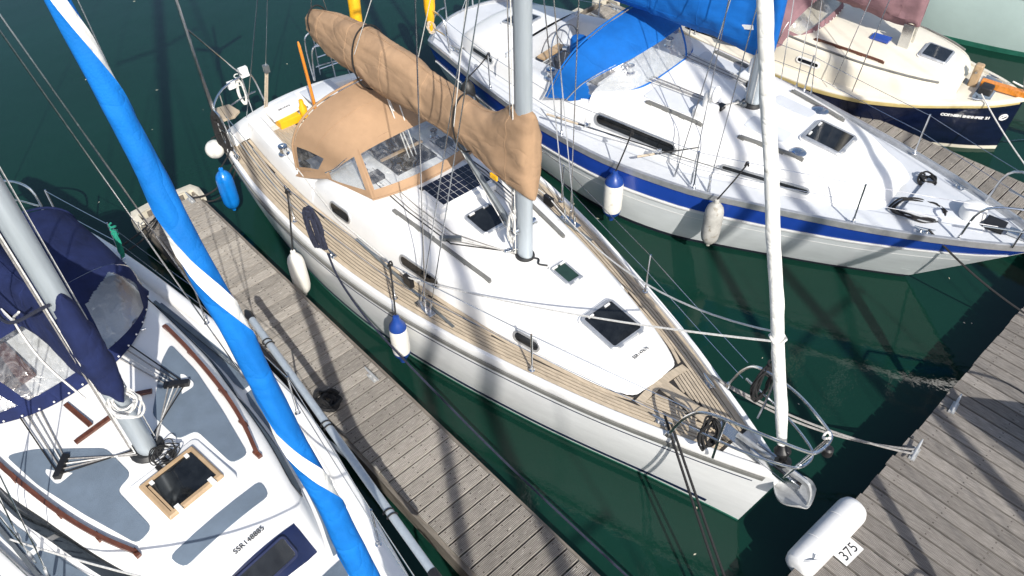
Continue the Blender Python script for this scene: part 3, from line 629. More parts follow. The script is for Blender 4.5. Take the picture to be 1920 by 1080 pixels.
# line organisers and the control lines led aft
for k in (-1, 1):
    MB().obox((k * .55, 4.83, RM.top(.55, 4.83) + .03), (k * .10, .09, 0), (-.018 * k, .02, 0), (0, 0, .03)).build('line_organiser', 'alu_dark', A)
    for j in range(4):
        x1 = k * (.47 + .045 * j); y1 = 4.87 - .035 * j * 1; z = lambda x, y: RM.top(x, y) + .028
        pts = [(k * .10, 4.10 + .02 * j, 1.62), (x1, y1, z(x1, y1)), (k * (.52 + .05 * j), 5.6, z(k * .6, 5.6) - .012), (k * (.50 + .05 * j), 6.7, z(k * .6, 6.7) - .01)]
        wire('halyard', pts, .0085, ('rope_grey', 'rope_white', 'rope_grey', 'rope_black')[j], A)
    MB().box(k * .60 - .10, k * .60 + .10, 6.38, 6.56, RM.top(.6, 6.45), RM.top(.6, 6.45) + .07).build('rope_clutch', 'black_plastic', A)
MB().tube(spl([(-.12, 4.2, 1.60), (-.5, 4.5, 1.60), (-.70, 4.72, 1.60)], 6), .009, 5).build('halyard', 'rope_grey', A)

# sprayhood
SH = empty('sprayhood'); SH.parent = A
BF = lambda q: np.array([.90 * q, 5.90 + .20 * abs(q)**2.2, 1.735 + .055 * (1 - q * q)])                   # foot on the coachroof, forward
def hoop(q, pts):                              # q in -1..1 from starboard to port, pts for the starboard half from foot to crown
    a = 1 - abs(q); tabs = [[(t, p[i]) for t, p in zip(lin(0, 1, len(pts)), pts)] for i in range(3)]; x, y, z = (ip(a, t) for t in tabs); return np.array([x if q < 0 else -x, y, z])
aftP = [(-1.16, 7.74, 1.42), (-1.16, 7.70, 1.80), (-1.06, 7.62, 2.15), (-.74, 7.54, 2.43), (-.38, 7.50, 2.54), (0, 7.48, 2.58)]
frtP = [(-1.05, 7.06, 1.74), (-.97, 6.92, 1.84), (-.88, 6.74, 2.04), (-.70, 6.64, 2.17), (-.35, 6.60, 2.25), (0, 6.58, 2.28)]
fab, pan, msh = MB(), MB(), MB()
def roofsurf(q, v):
    p = hoop(q, frtP) * (1 - v) + hoop(q, aftP) * v; s_ = math.sin(math.pi * v); p[2] += .085 * s_ * (1 - q * q) + .006 * nz3(p[0] * 4, p[1] * 4, 1); return p
qs = lin(-1, 1, 49); vsx = lin(0, 1, 15)
G = [[roofsurf(q, v) for v in vsx] for q in qs]
lowq = lambda q: abs(q) > .72
fab.grid(G, cells=lambda i, j: not (.745 < abs((qs[i] + qs[i + 1]) / 2) < .965 and .30 < vsx[j] + .03 < .90))
msh.grid(G, cells=lambda i, j: (.745 < abs((qs[i] + qs[i + 1]) / 2) < .965 and .30 < vsx[j] + .03 < .90))
# windscreen between the forward hoop and the foot
def screen(q, v):
    qa = q * .42; f0 = BF(q); f1 = hoop(math.copysign(1 - (1 - abs(qa)), q) if False else qa, frtP); p = f0 * (1 - v) + f1 * v; p[1] -= .05 * math.sin(math.pi * v) * (1 - q * q); return p
us = sorted(set([round(u, 4) for u in lin(-1, 1, 33)] + [-.93, .93])); vv = [0, .10, .17, .2, .35, .5, .65, .8, .88, .9, 1]
windowed(screen, us, vv, lambda u, v: abs(u) < .92 and .17 < v < .895, fab, pan)
def cheek(k):                                  # triangular side lights
    f = lambda u, v: (np.array([k * .90, 6.10, 1.735]) * (1 - u) + np.array([k * 1.06, 7.02, 1.64]) * u) * (1 - v) + hoop(k * (.42 + .58 * u), frtP) * v
    us = lin(0, 1, 25); vv = lin(0, 1, 13)
    windowed(f, us, vv, lambda u, v: .10 < u < .86 and v > .2 and v < min(.88, 1.15 - u * .35), fab, pan)
    g = lambda u, v: (np.array([k * 1.06, 7.02, 1.64]) * (1 - u) + np.array([k * 1.22, 7.74, 1.36]) * u + np.array([k * .03, 0, 0]) * math.sin(math.pi * u)) * (1 - v) + (np.array([k * 1.05, 7.06, 1.74]) * (1 - u) + np.array([k * 1.16, 7.74, 1.42]) * u) * v
    fab.grid([[g(u, v) for v in lin(0, 1, 4)] for u in lin(0, 1, 8)])
for k in (-1, 1): cheek(k)
fab.build('cloth', 'tan_hood', SH, 60); split_build(pan, 'window', 'clear_vinyl', SH); split_build(msh, 'window', 'mesh_vinyl', SH)
wire('hoop_tube', [hoop(q, aftP) + np.array([0, .035, .012]) for q in lin(-1, 1, 41)], .018, 'tan_hood', SH, 7)
wire('hoop_tube', [hoop(q, frtP) - np.array([0, 0, .02]) for q in lin(-1, 1, 41)], .012, 'steel', SH, 7)
for k in (-1, 1): wire('seam', [screen(k * .965, v) + np.array([0, -.004, .006]) for v in lin(0, 1, 8)], .006, 'tan_hood', SH)
wire('seam', [roofsurf(q, .5) + np.array([0, 0, .002]) for q in lin(-.7, .7, 40)], .004, 'tan_hood', SH)
wire('foot_bolt_rope', [BF(q) + np.array([0, -.012, .0]) for q in lin(-1, 1, 20)], .012, 'tan_hood', SH)
# dark interior under the hood: companionway slide and instruments
MB().prism([(-.34, 6.3), (.34, 6.3), (.34, 7.28), (-.34, 7.28)], RM.top(0, 6.8) + .0, RM.top(0, 6.8) + .055, .02).build('sliding_hatch', 'smoked', A)
MB().box(-.36, .36, 6.66, 6.70, RM.top(0, 6.7) + .05, RM.top(0, 6.7) + .075).build('hatch_grip', 'pale_wood', A)

# mast, boom, vang, sail cover
MY, MZ = 4.02, 1.58
mast = MB().rings([[(.085 * math.cos(a), MY + .115 * math.sin(a), z) for a in [2 * math.pi * i / 20 for i in range(20)]] for z in (MZ, 5, 9, 14.6)]).build('mast', 'aluminium', A)
MB().lathe([(.13, -.04), (.13, .02), (.115, .05)], (0, MY, MZ), n=18).build('mast_collar', 'black_rubber', mast)
for sg in (-1, 1):
    for z, l in ((7.1, .95), (10.4, .7)): MB().bar((0, MY, z), (sg * l, MY + .18, z + .05), .07, .025).build('spreader', 'aluminium', mast)
MB().tube([(0, 4.15, 2.78), (0, 8.70, 2.86)], .075, 12).build('boom', 'aluminium', A)
MB().tube([(0, 5.40, 2.74), (0, 4.62, 2.17), (0, 4.16, 1.84)], [.035, .04, .045], 10).build('kicker', 'alu_dark', A)
for j in (-.03, .03): wire('kicker_line', [(j, 5.2, 2.62), (j * .6, 4.25, 1.75)], .008, 'rope_white', A)
for j, (dx, dy) in enumerate(((-.11, .05), (-.09, .12), (.10, .08))):
    wire('halyard', [(dx * 1.0, MY + dy, 1.66), (dx * .95, MY + dy, 13.2)], .007, ('rope_white', 'rope_grey', 'rope_white')[j % 3], A)
hk = MB(); coil(hk, (-.17, MY + .05, 2.12), (.0, .62, 0), (0.05, 0, 1), .10, .20, 5, .008, .03, 6, 3); hk.build('halyard_coil', 'rope_white', A)
for k in (-1, 1): MB().lathe([(.045, 0), (.04, .05), (.05, .09), (.015, .1)], (k * .1, MY + .02, 2.05), (k, 0, 0), n=12).build('mast_winch', 'steel', mast)
for j in range(4): MB().ball((-.16 + .05 * j, MY + .17 - .015 * j, MZ + .06), .035, 8, .8).build('turning_block', 'steel', A)
MB().bar((-.02, MY - .15, MZ - .01), (.10, MY - .36, MZ - .02), .05, .02).build('cable_gland', 'black_plastic', A)
wire('mast_cable', spl([(.02, MY - .10, MZ + .03), (.07, MY - .18, MZ + .03), (.02, MY - .24, MZ + .02), (.09, MY - .33, MZ + .01)], 5), .013, 'black_rubber', A, 6)
CV = cover_bag(A, 'sail_cover', 'tan_canvas', [(8.74, -.02, 2.86, 3.08, .06), (8.66, -.02, 2.80, 3.18, .12), (8.3, -.02, 2.74, 3.30, .165), (7.6, 0, 2.68, 3.44, .225), (7.0, 0, 2.68, 3.48, .25), (6.3, 0, 2.70, 3.46, .23), (5.5, 0, 2.77, 3.38, .18), (4.9, 0, 2.72, 3.38, .175), (4.6, 0, 2.64, 3.44, .18), (4.35, 0, 2.58, 3.58, .185), (4.15, 0, 2.58, 3.72, .17), (3.98, 0, 2.58, 3.76, .165), (3.88, 0, 2.58, 3.76, .14), (3.83, 0, 2.60, 3.74, .06)], wr=.020, seed=3.3, nth=56, ns=170)
for y in (8.5, 7.15, 5.05):                   # lashings round the cover
    MB().tube([(math.cos(a) * ip(y, [(4, .2), (5.05, .222), (7.15, .285), (8.5, .17)]), y + .02 * math.sin(a), 3.08 + math.sin(a) * ip(y, [(5.05, .40), (7.15, .46), (8.5, .25)]) - .02) for a in lin(0, 6.0, 24)], .012, 5).build('lashing', 'rope_black', CV)
MB().box(-.19, -.165, 4.30, 4.42, 2.70, 2.76).build('maker_tag', 'yellow', CV)
wire('lazy_jack', [(-.24, 7.15, 3.2), (-.06, MY, 8.2)], .006, 'rope_white', A); wire('lazy_jack', [(-.21, 5.05, 3.1), (-.06, MY, 8.2)], .006, 'rope_white', A)
wire('lazy_jack', [(.24, 6.4, 3.2), (.06, MY, 8.2)], .006, 'rope_white', A); wire('topping_lift', [(0, 8.66, 3.2), (0, MY + .15, 13.4)], .006, 'steel', A)
for j, yy in enumerate((6.85, 6.95, 6.75)): wire('mainsheet', [((j - 1) * .05, yy, 2.75), ((j - 1) * .06 + .05, 6.48, 1.78)], .009, 'rope_white', A)
# standing rigging
for k in (-1, 1):
    cx, cy = k * 1.27, 4.50; cz = tz(1.27, 4.5)
    MB().prism([(cx - .05, cy - .17), (cx + .05, cy - .17), (cx + .05, cy + .17), (cx - .05, cy + .17)], cz, cz + .03, .008).build('chainplate', 'steel', A)
    for dy, tx, ty, tzz in ((0, k * .95, MY + .18, 7.15), (-.10, k * .07, MY - .05, 7.0), (.10, k * .07, MY + .08, 7.0)):
        a = np.array([cx, cy + dy, cz]); b = np.array([tx, ty, tzz]); wire('shroud', [a, b], .0075, 'steel', A); d = (b - a) / np.linalg.norm(b - a)
        MB().tube([a + d * .03, a + d * .07, a + d * .20, a + d * .24], [.012, .018, .018, .010], 7).build('bottlescrew', 'steel', A)
    wire('shroud', [(k * .95, MY + .18, 7.15), (k * .7, MY + .18, 10.45), (0, MY, 14.5)], .0075, 'steel', A)
    wire('backstay', [(k * 1.0, 9.75, 1.25), (0, 8.9, 5.2)], .0075, 'steel', A)
wire('backstay', [(0, 8.9, 5.2), (0, MY + .1, 14.5)], .0075, 'steel', A)
for j in range(4): wire('backstay_tackle', [(-.63 + .02 * j, 9.80 + .02 * (j % 2), 1.28), (-.52 + .015 * j, 9.62, 2.02)], .010, 'rope_beige', A)
MB().box(-.54, -.46, 9.58, 9.66, 1.98, 2.10).build('tackle_block', 'alu_dark', A); wire('backstay', [(-.50, 9.62, 2.08), (0, 8.9, 5.2)], .006, 'steel', A)
wire('forestay', [(0, .045, 1.42), (0, MY - .1, 14.4)], .008, 'steel', A)
# furled headsail and its drum
fs = lambda z: np.array([0, .045 + .2985 * (z - 1.42), z]); rows = []
for i, z in enumerate(lin(1.74, 12.6, 150)):
    r = .048 + .013 * min(1, (z - 1.74) / .3) - .028 * max(0, (z - 5) / 8); c = fs(z)
    rows.append([tuple(c + np.array([math.cos(a), math.sin(a), 0]) * r * (1 + .05 * math.cos(a - 5.2 * z) + .06 * nz3(3 * math.cos(a), 3 * math.sin(a), z * 7) + (.10 if ((a - 5.2 * z) % (2 * math.pi)) < .5 else 0))) for a in [2 * math.pi * k / 18 for k in range(18)]])
MB().rings(rows).build('furled_headsail', 'sailcloth', A, 45)
dr = fs(1.60); MB().lathe([(.03, -.16), (.085, -.13), (.085, -.11), (.045, -.09), (.045, .0), (.085, .02), (.085, .04), (.05, .08), (.03, .16)], dr, (0, .3, 1), n=18).build('furler_drum', 'black_plastic', A)
MB().tube([(.075 * math.cos(a), fs(3.0)[1] + .075 * math.sin(a), 3.0 + .02 * math.sin(3 * a)) for a in lin(0, 12.5, 40)], .012, 5).build('sheet_lashing', 'rope_white', A)
for k, ye, ze in ((-1, 5.05, 1.30), (1, 5.6, 1.32)):
    wire('headsail_sheet', sag(fs(3.0) + np.array([k * .07, 0, 0]), (k * 1.22, 4.9, 1.35), .12 if k < 0 else .45, 16), .011, 'rope_white', A)
    wire('headsail_sheet', [(k * 1.22, 4.9, 1.35), (k * 1.28, 6.5, 1.36), (k * 1.12, 8.2, 1.50)], .010, 'rope_white', A)
    MB().box(k * 1.22 - .03, k * 1.22 + .03, 4.82, 4.98, 1.22, 1.36).build('sheet_car', 'black_plastic', A)
    MB().box(k * 1.2 - .018, k * 1.2 + .018, 4.0, 6.2, tz(1.2, 5) + .014, tz(1.2, 5) + .04).build('genoa_track', 'alu_dark', A)
# stanchions, guard wires, pulpit, pushpit
for k in (-1, 1):
    sb = []
    for y in (2.80, 4.88, 7.10):
        x = k * (HM.b(y) - .10); z = HM.z(y) + .03; stanchion(A, x, y, z, .64, (k * .01, 0)); sb.append((x + k * .01, y, z))
    for hh in (.33, .62):
        p0 = (k * .46, .95, 1.28 + hh * .93 + .02); p3 = (k * 1.46, 9.28, 1.15 + hh)
        for a, b in zip([p0] + [(x, y, z + hh) for x, y, z in sb], [(x, y, z + hh) for x, y, z in sb] + [p3]): wire('guard_wire', sag(a, b, .008, 5), .005, 'steel', A, 4)
PU = empty('pulpit'); PU.parent = A
def rail(pts, parent, r=.0165, name='rail', k=6, m='steel'): return MB().tube(spl(pts, k), r, 8).build(name, m, parent)
top = [(-.50, 1.12, 1.30), (-.475, .98, 1.72), (-.43, .78, 1.96), (-.34, .30, 2.08), (-.19, -.14, 2.10), (-.10, -.24, 2.10)]
rail(top + [(-x, y, z) for x, y, z in reversed(top)], PU)
low = [(-.47, .92, 1.62), (-.35, .38, 1.68), (-.20, -.02, 1.72), (-.09, -.15, 1.73)]
rail(low + [(-x, y, z) for x, y, z in reversed(low)], PU, .0145)
for k in (-1, 1):
    rail([(k * .055, -.02, 1.34), (k * .09, -.12, 1.72), (k * .12, -.22, 2.10)], PU, .0145, 'leg'); rail([(k * .38, .62, 1.30), (k * .40, .60, 1.65), (k * .40, .58, 2.02)], PU, .0145, 'leg')
    for y_, z_ in ((1.12, 1.28),): MB().lathe([(.04, 0), (.04, .012), (.022, .05)], (k * .50, y_, z_), n=10).build('foot', 'steel', PU)
MB().lathe([(.03, -.04), (.05, -.02), (.05, .06), (.03, .075)], (.02, -.28, 2.02), n=12).build('bow_light', 'black_plastic', PU)
MB().tube([(.10 + .04 * math.cos(a), -.2 + .03 * math.sin(a), 2.12 + .02 * math.sin(2 * a)) for a in lin(0, 11, 26)], .012, 5).build('lashing', 'rope_white', PU)
for k in (-1, 1):
    PP = empty('pushpit'); PP.parent = A
    if k < 0: t1 = [(-1.50, 9.20, 1.16), (-1.54, 9.28, 1.75), (-1.52, 9.50, 1.83), (-1.20, 9.86, 1.84), (-.80, 10.0, 1.85), (-.62, 10.02, 1.80), (-.52, 10.0, 1.28)]
    else: t1 = [(1.46, 9.20, 1.16), (1.52, 9.28, 1.75), (1.48, 9.5, 1.83), (1.15, 9.86, 1.84), (.70, 10.0, 1.85), (.52, 10.02, 1.80), (.44, 10.0, 1.28)]
    rail(t1, PP); rail([(p[0], p[1], 1.50) for p in t1[1:6]], PP, .0125); rail([(k * 1.30, 9.74, 1.16), (k * 1.30, 9.74, 1.84)], PP, .0125, 'leg'); rail([(k * .80, 9.92, 1.22), (k * .80, 9.98, 1.84)], PP, .0125, 'leg')
    PA = PP if k < 0 else None
    if k > 0:                                    # outboard bracket and boarding ladder folded on the stern rail
        for zz in (1.40, 1.62, 1.84, 1.95): MB().tube([(.60, 10.08, zz), (1.05, 10.04, zz)], .012, 6).build('ladder_rung', 'steel', PP)
        for xx in (.60, 1.05): MB().tube([(xx, 10.08, 1.3), (xx, 10.06, 2.0)], .014, 6).build('ladder_side', 'steel', PP)
        MB().prism([(.66, 10.02), (.80, 10.02), (.80, 10.10), (.66, 10.10)], 1.84, 2.02, .01).build('light_bracket', 'white_plastic', PP)
        MB().tube(spl([(.42, 9.98, 1.30), (.40, 9.98, 1.9), (.46, 9.98, 2.12), (.8, 9.98, 2.16), (1.2, 9.9, 2.12), (1.5, 9.5, 1.95)], 5), .014, 7).build('rail', 'steel', PP)
    else:
        s_ = MB().prism([(-1.56, 9.52), (-1.50, 9.40), (-1.30, 9.36), (-1.16, 9.46), (-1.20, 9.74), (-1.42, 9.78)], 1.60, 1.64, .01).build('corner_seat', 'teak', PP)
        for n in range(3): MB().bar((-1.50 + n * .09, 9.40, 1.642), (-1.44 + n * .09, 9.76, 1.642), .007, .004).build('seam', 'caulk', s_)
        MB().box(-1.06, -.94, 9.93, 9.99, 1.74, 1.86).build('switch_box', 'white_plastic', PP); MB().box(-.80, -.66, 9.98, 10.05, 1.82, 1.98).build('line_holder', 'white_plastic', PP)
gp = empty('generator_pole'); gp.parent = A
MB().tube([(-1.55, 9.50, 1.15), (-1.56, 9.50, 5.2)], .025, 8).build('tube', 'steel', gp); MB().tube([(-1.50, 9.52, 1.2), (-1.56, 9.5, 3.15)], .016, 7).build('tube', 'steel', gp); MB().tube([(-1.56, 9.5, 3.16), (-.78, 9.98, 1.88)], .013, 7).build('strut', 'steel', gp)
for a in lin(0, 2 * math.pi, 4)[:3]: MB().bar((-1.56, 9.45, 4.32), (-1.56 + .62 * math.cos(a + 2.5), 9.43, 4.32 + .62 * math.sin(a + 2.5)), .075, .02, up=(0, 1, 0)).build('rotor_blade', 'white_plastic', gp)
MB().lathe([(.02, -.12), (.08, -.08), (.085, .1), (.05, .2), (.01, .24)], (-1.56, 9.48, 4.32), (0, 1, 0), n=12).build('nacelle', 'white_plastic', gp)
# bow fittings
for k in (-1, 1):
    cleat(A, (k * .40, 1.30, tz(.4, 1.3) + .012), (k * .3, 1, 0), .24, .06, 'steel'); cleat(A, (k * 1.55, 9.05, HM.z(9) + .03), (k * -.1, 1, 0), .24, .06, 'steel'); cleat(A, (k * (HM.b(6) - .06), 6.1, HM.z(6) + .05), (0, 1, 0), .2, .05, 'steel')
MB().prism([(-.07, -.16), (.07, -.16), (.075, .85), (-.075, .85)], 1.285, 1.315, .006).build('stemhead_plate', 'steel', A)
for k in (-1, 1): MB().box(k * .06 - .008, k * .06 + .008, -.20, .40, 1.30, 1.40).build('roller_cheek', 'steel', A)
MB().lathe([(.035, -.05), (.02, 0), (.035, .05)], (0, -.17, 1.36), (1, 0, 0), n=12).build('bow_roller', 'black_plastic', A)
MB().prism([(x + 0, y + 1.0) for x, y in rrect(.16, .30, .03)], tz(0, 1.0) + .014, tz(0, 1) + .03, .006).build('windlass_cover', 'teak', A)
def roof_patch(poly, rf, parent, m='nonskid', name='nonslip_panel', h=.012):
    q = []; n = len(poly)
    for i in range(n):                          # round the corners
        p0, p, p2 = (np.array(poly[j % n], float) for j in (i - 1, i, i + 1)); a, b = p0 - p, p2 - p; la, lb = np.linalg.norm(a), np.linalg.norm(b); r = min(.07, la * .4, lb * .4)
        A_, B_ = p + a / la * r, p + b / lb * r; q += [A_ * (1 - t)**2 + p * 2 * t * (1 - t) + B_ * t * t for t in (0, .33, .67, 1)]
    import bmesh
    bm = bmesh.new(); bm.faces.new([bm.verts.new((float(p[0]), float(p[1]), 0)) for p in q]); bmesh.ops.triangulate(bm, faces=bm.faces[:]); bmesh.ops.subdivide_edges(bm, edges=bm.edges[:], cuts=3, use_grid_fill=True)
    bmesh.ops.recalc_face_normals(bm, faces=bm.faces[:])
    if bm.faces[:][0].normal.z < 0: bmesh.ops.reverse_faces(bm, faces=bm.faces[:])
    for e in bmesh.ops.extrude_edge_only(bm, edges=[e for e in bm.edges if e.is_boundary])['geom']:
        if isinstance(e, bmesh.types.BMVert): e.co.z = -1
    for v in bm.verts: v.co.z = rf.top(v.co.x, v.co.y) + (h if v.co.z > -.5 else -.01)
    me = bpy.data.meshes.new(name); bm.to_mesh(me); bm.free(); me.materials.append(MATS[m]); o = bpy.data.objects.new(name, me); scene.collection.objects.link(o); o.parent = parent; return o
def sprayhood(parent, foot, frtP, aftP, mt, inside, name='sprayhood', nv=12, seed=1):
    SHd = empty(name); SHd.parent = parent; fab = MB(); pan = MB(); qs = lin(-1, 1, 141)
    def rs(q, v):
        p = hoop(q, frtP) * (1 - v) + hoop(q, aftP) * v; p[2] += .05 * math.sin(math.pi * v) * (1 - q * q) + .01 * nz3(p[0] * 3, p[1] * 3, seed); return p
    fab.grid([[rs(q, v) for v in lin(0, 1, 12)] for q in qs])
    def sc(q, v):
        p = foot(q) * (1 - v) + hoop(q, frtP) * v; p[1] -= .05 * math.sin(math.pi * v) * (1 - q * q); p[0] += .008 * nz3(p[0] * 5, p[1] * 5, p[2] * 5); return p
    windowed(sc, qs, lin(0, 1, nv * 5 + 1), inside, fab, pan)
    fab.build('cloth', mt, SHd, 60)
    split_build(pan, 'window', 'clear_vinyl', SHd)
    wire('hoop_tube', [hoop(q, aftP) + np.array([0, .03, .01]) for q in lin(-1, 1, 41)], .016, mt, SHd, 7)
    wire('hoop_tube', [hoop(q, frtP) - np.array([0, 0, .02]) for q in lin(-1, 1, 41)], .012, 'steel', SHd, 7)
    for q in lin(-.95, .95, 17): MB().ball(sc(q, .02) + np.array([0, -.01, .02]), .012, 6).build('press_stud', 'white_plastic', SHd)
    return SHd
def rig(parent, my, mz, h, wx, wy, cx, cy, cz, mast_m='aluminium', spread=.9, back=None, fore=None):
    m = MB().rings([[(wx * math.cos(a), my + wy * math.sin(a), z) for a in [2 * math.pi * i / 20 for i in range(20)]] for z in (mz, mz + 3, mz + 7, h)]).build('mast', mast_m, parent)
    MB().lathe([(wy * 1.35, -.03), (wy * 1.35, .02), (wy * 1.1, .05)], (0, my, mz), n=18).build('mast_collar', 'black_rubber', m)
    for sg in (-1, 1):
        MB().bar((0, my, h * .55), (sg * spread, my + .12, h * .55 + .05), .07, .025).build('spreader', mast_m, m)
        for dy, b in ((0, (sg * spread, my + .12, h * .555)), (-.28, (sg * .06, my - .05, h * .54)), (.28, (sg * .06, my + .06, h * .54))):
            a = np.array([sg * cx, cy + dy, cz]); b = np.array(b); wire('shroud', [a, b], .0075, 'steel', parent); d = (b - a) / np.linalg.norm(b - a)
            MB().tube([a, a + d * .05, a + d * .18, a + d * .22], [.012, .018, .018, .009], 7).build('bottlescrew', 'steel', parent)
        wire('shroud', [(sg * spread, my + .12, h * .555), (0, my, h - .1)], .0075, 'steel', parent)
    if back: wire('backstay', [back, (0, my + .05, h)], .0075, 'steel', parent)
    if fore: wire('forestay', [fore, (0, my - .05, h)], .0075, 'steel', parent)
    return m
def guards(parent, hull, ys, inset, pre, post, h=.62, zoff=.03, lean=.02):
    for k in (-1, 1):
        sb = []
        for y in ys: x = k * (hull.b(y) - inset); z = hull.z(y) + zoff; stanchion(parent, x, y, z, h, (k * lean, 0)); sb.append((x + k * lean, y, z))
        for hh in (h * .53, h - .02):
            P = ([(k * pre[0], pre[1], pre[2] + hh)] if pre else []) + [(x - k * lean * (1 - hh / h), y, z + hh) for x, y, z in sb] + ([(k * post[0], post[1], post[2] + hh)] if post else [])
            for a, b in zip(P, P[1:]): wire('guard_wire', sag(a, b, .008, 5), .005, 'steel', parent, 4)

# ------------------------------------------------------------------ the blue striped yacht alongside
FB = Frame((10.24, 1.08), math.atan(.1)); Bo = FB.root('sailing_yacht'); tag(Bo, 'white yacht with a broad blue hull stripe, blue sprayhood and steering wheel', 'sailboat')
HB = Hull(10.3, T(0, .04, .4, .30, 1.3, .74, 2.1, 1.06, 2.7, 1.26, 3.4, 1.48, 4.4, 1.75, 5.8, 1.90, 7, 1.82, 8.6, 1.52, 10.3, 1.12), T(0, 1.42, 2, 1.30, 5, 1.18, 8, 1.16, 10.3, 1.22), T(0, .15, 2, .48, 5, .80, 8, .66, 10.3, .4), rake=1.9, trake=-.5, bulge=.36, p=1.6)
HB.skin(Bo, 'hull_cool_white')
HB.strip('blue_band', Bo, 'stripe_blue', lambda y: HB.z(y) - .03, lambda y: HB.z(y) - .29 - .06 * min(1, y / 3), .004, 1, off=.005)
HB.strip('rubbing_strake', Bo, 'gelcoat', lambda y: HB.z(y) - .305 - .06 * min(1, y / 3), lambda y: HB.z(y) - .345 - .06 * min(1, y / 3), .004, 1, off=.022)
HB.strip('moulding_line', Bo, 'gelcoat', lambda y: HB.z(y) - .54, lambda y: HB.z(y) - .552, .02, .98, off=.004)
HB.strip('boot_top', Bo, 'antifoul_dark', lambda y: .07, lambda y: -.3, 0, .99, off=.006)
HB.gunwale(Bo, 'alu_frame', [(-.018, -.05), (-.018, .045), (.0, .055), (.028, .05), (.032, .0), (.07, -.01), (.07, -.05)], 'toe_rail')
cbB = T(1.95, .50, 2.2, .70, 2.7, .88, 3.4, 1.06, 4.4, 1.26, 5.4, 1.38, 6.4, 1.42, 8.5, 1.2, 10, .85)
HB.deck(Bo, 'nonskid_white', lambda y: ip(y, cbB) - .06, 2.0, 9.7, dz=-.02)
RB = Roof(HB, cbB, T(1.95, 1.33, 2.15, 1.42, 2.45, 1.46, 2.75, 1.57, 3.3, 1.63, 4.4, 1.69, 6.45, 1.78), 1.95, 6.45, camber=.09, k=1.2)
RB.build(Bo, 'gelcoat')
for sg in (-1, 1):
    side_window(RB, Bo, 5.55, sg, 1.46, .22, .48, fw=.035); side_window(RB, Bo, 3.50, sg, 1.30, .105, .45, fw=.028)
    grab_rail(Bo, RB, sg * .98, 5.6, sg * .92, 4.7, 'rub_grey', 4, .05, .05); grab_rail(Bo, RB, sg * .80, 4.1, sg * .64, 3.2, 'rub_grey', 4, .05, .05)
roof_hatch(RB, Bo, -.30, .30, 2.80, 3.42, .06, .05, .05)
MB().lathe([(.13, 0), (.13, .02), (.09, .045), (.03, .05)], (.62, 3.55, RB.top(.62, 3.55)), n=18).build('deck_vent', 'steel', Bo); MB().lathe([(.12, 0), (.12, .02), (.08, .045), (.03, .05)], (-.55, 3.3, RB.top(.55, 3.3)), n=18).build('deck_vent', 'steel', Bo)
for x, y, r in ((.62, 4.75, .10), (-.66, 4.78, .095)):
    vz = RB.top(x, y); dv = MB().prism([(x + a, y + b) for a, b in rrect(.34, .30, .05)], vz - .04, vz + .13, .04).build('dorade_box', 'gelcoat', Bo)
    MB().tube(spl([(x, y, vz + .12), (x, y, vz + .28), (x, y - .05, vz + .36), (x, y - .13, vz + .38)], 4), [.065] * 5 + [.075] * 4 + [.10] * 3 + [.12], 14).build('cowl', 'white_plastic', dv)
# foredeck: anchor locker lid, windlass, coamings, aft cabin
MB().prism([(-.42, 1.75), (.42, 1.75), (.20, .75), (-.20, .75)][::-1], HB.dz(0, 1.2), HB.dz(0, 1.2) + .045, .02).build('anchor_locker_lid', 'nonskid_white', Bo)
cp = []
for k in (-1, 1):
    rows = []
    for y in lin(6.35, 8.60, 14):
        o = ip(y, cbB) - .02; i = o - .36; h = 1.62 - .12 * (y - 6.35) / 2.2; ring = [(k * o, y, 1.05), (k * (o - .03), y, h - .10), (k * (o - .10), y, h), (k * (i + .05), y, h), (k * i, y, h - .05), (k * (i - .04), y, .85)]; rows.append(ring if k < 0 else ring[::-1])
    MB().rings(rows).build('coaming', 'gelcoat', Bo, 50)
    MB().prism([(k * .36, 6.5), (k * 1.05, 6.5), (k * .95, 8.5), (k * .36, 8.5)][::k], .6, 1.24, .02).build('cockpit_seat', 'nonskid_white', Bo)
MB().box(-.4, .4, 6.5, 8.5, .5, .72).build('cockpit_sole', 'nonskid', Bo); MB().box(-1.05, 1.05, 6.42, 6.5, .6, 1.8).build('companionway_bulkhead', 'gelcoat', Bo)
RA = Roof(HB, T(8.5, 1.12, 9, 1.05, 9.6, .88, 10.0, .62), T(8.5, 1.60, 9.2, 1.56, 9.7, 1.46, 10.0, 1.25), 8.5, 10.0, camber=.05); RA.build(Bo, 'gelcoat', 16, 'aft_cabin')
MB().box(-1.0, 1.0, 8.46, 8.5, .6, 1.6).build('aft_cabin_bulkhead', 'nonskid_white', Bo)
for sg in (-1, 1): side_window(RA, Bo, 9.05, sg, .62, .12, .5, .05)
roof_hatch(RA, Bo, -.28, .28, 8.75, 9.25, .05, .04, .04, handles=False)
MB().box(.30, .78, 8.36, 8.46, .9, 1.62).build('locker_door', 'nonskid_white', Bo)
rc = MB(); coil(rc, (-.42, 9.15, RA.top(.42, 9.15) + .05), (.5, -.85, 0), (.7, .55, 0), .28, .12, 5, .016, .03, 8, 5); tag(rc.build('coiled_rope', 'rope_beige'), 'hank of beige rope on the aft cabin top of the blue striped yacht', 'rope'); ropeB = bpy.context.scene.objects[-1]
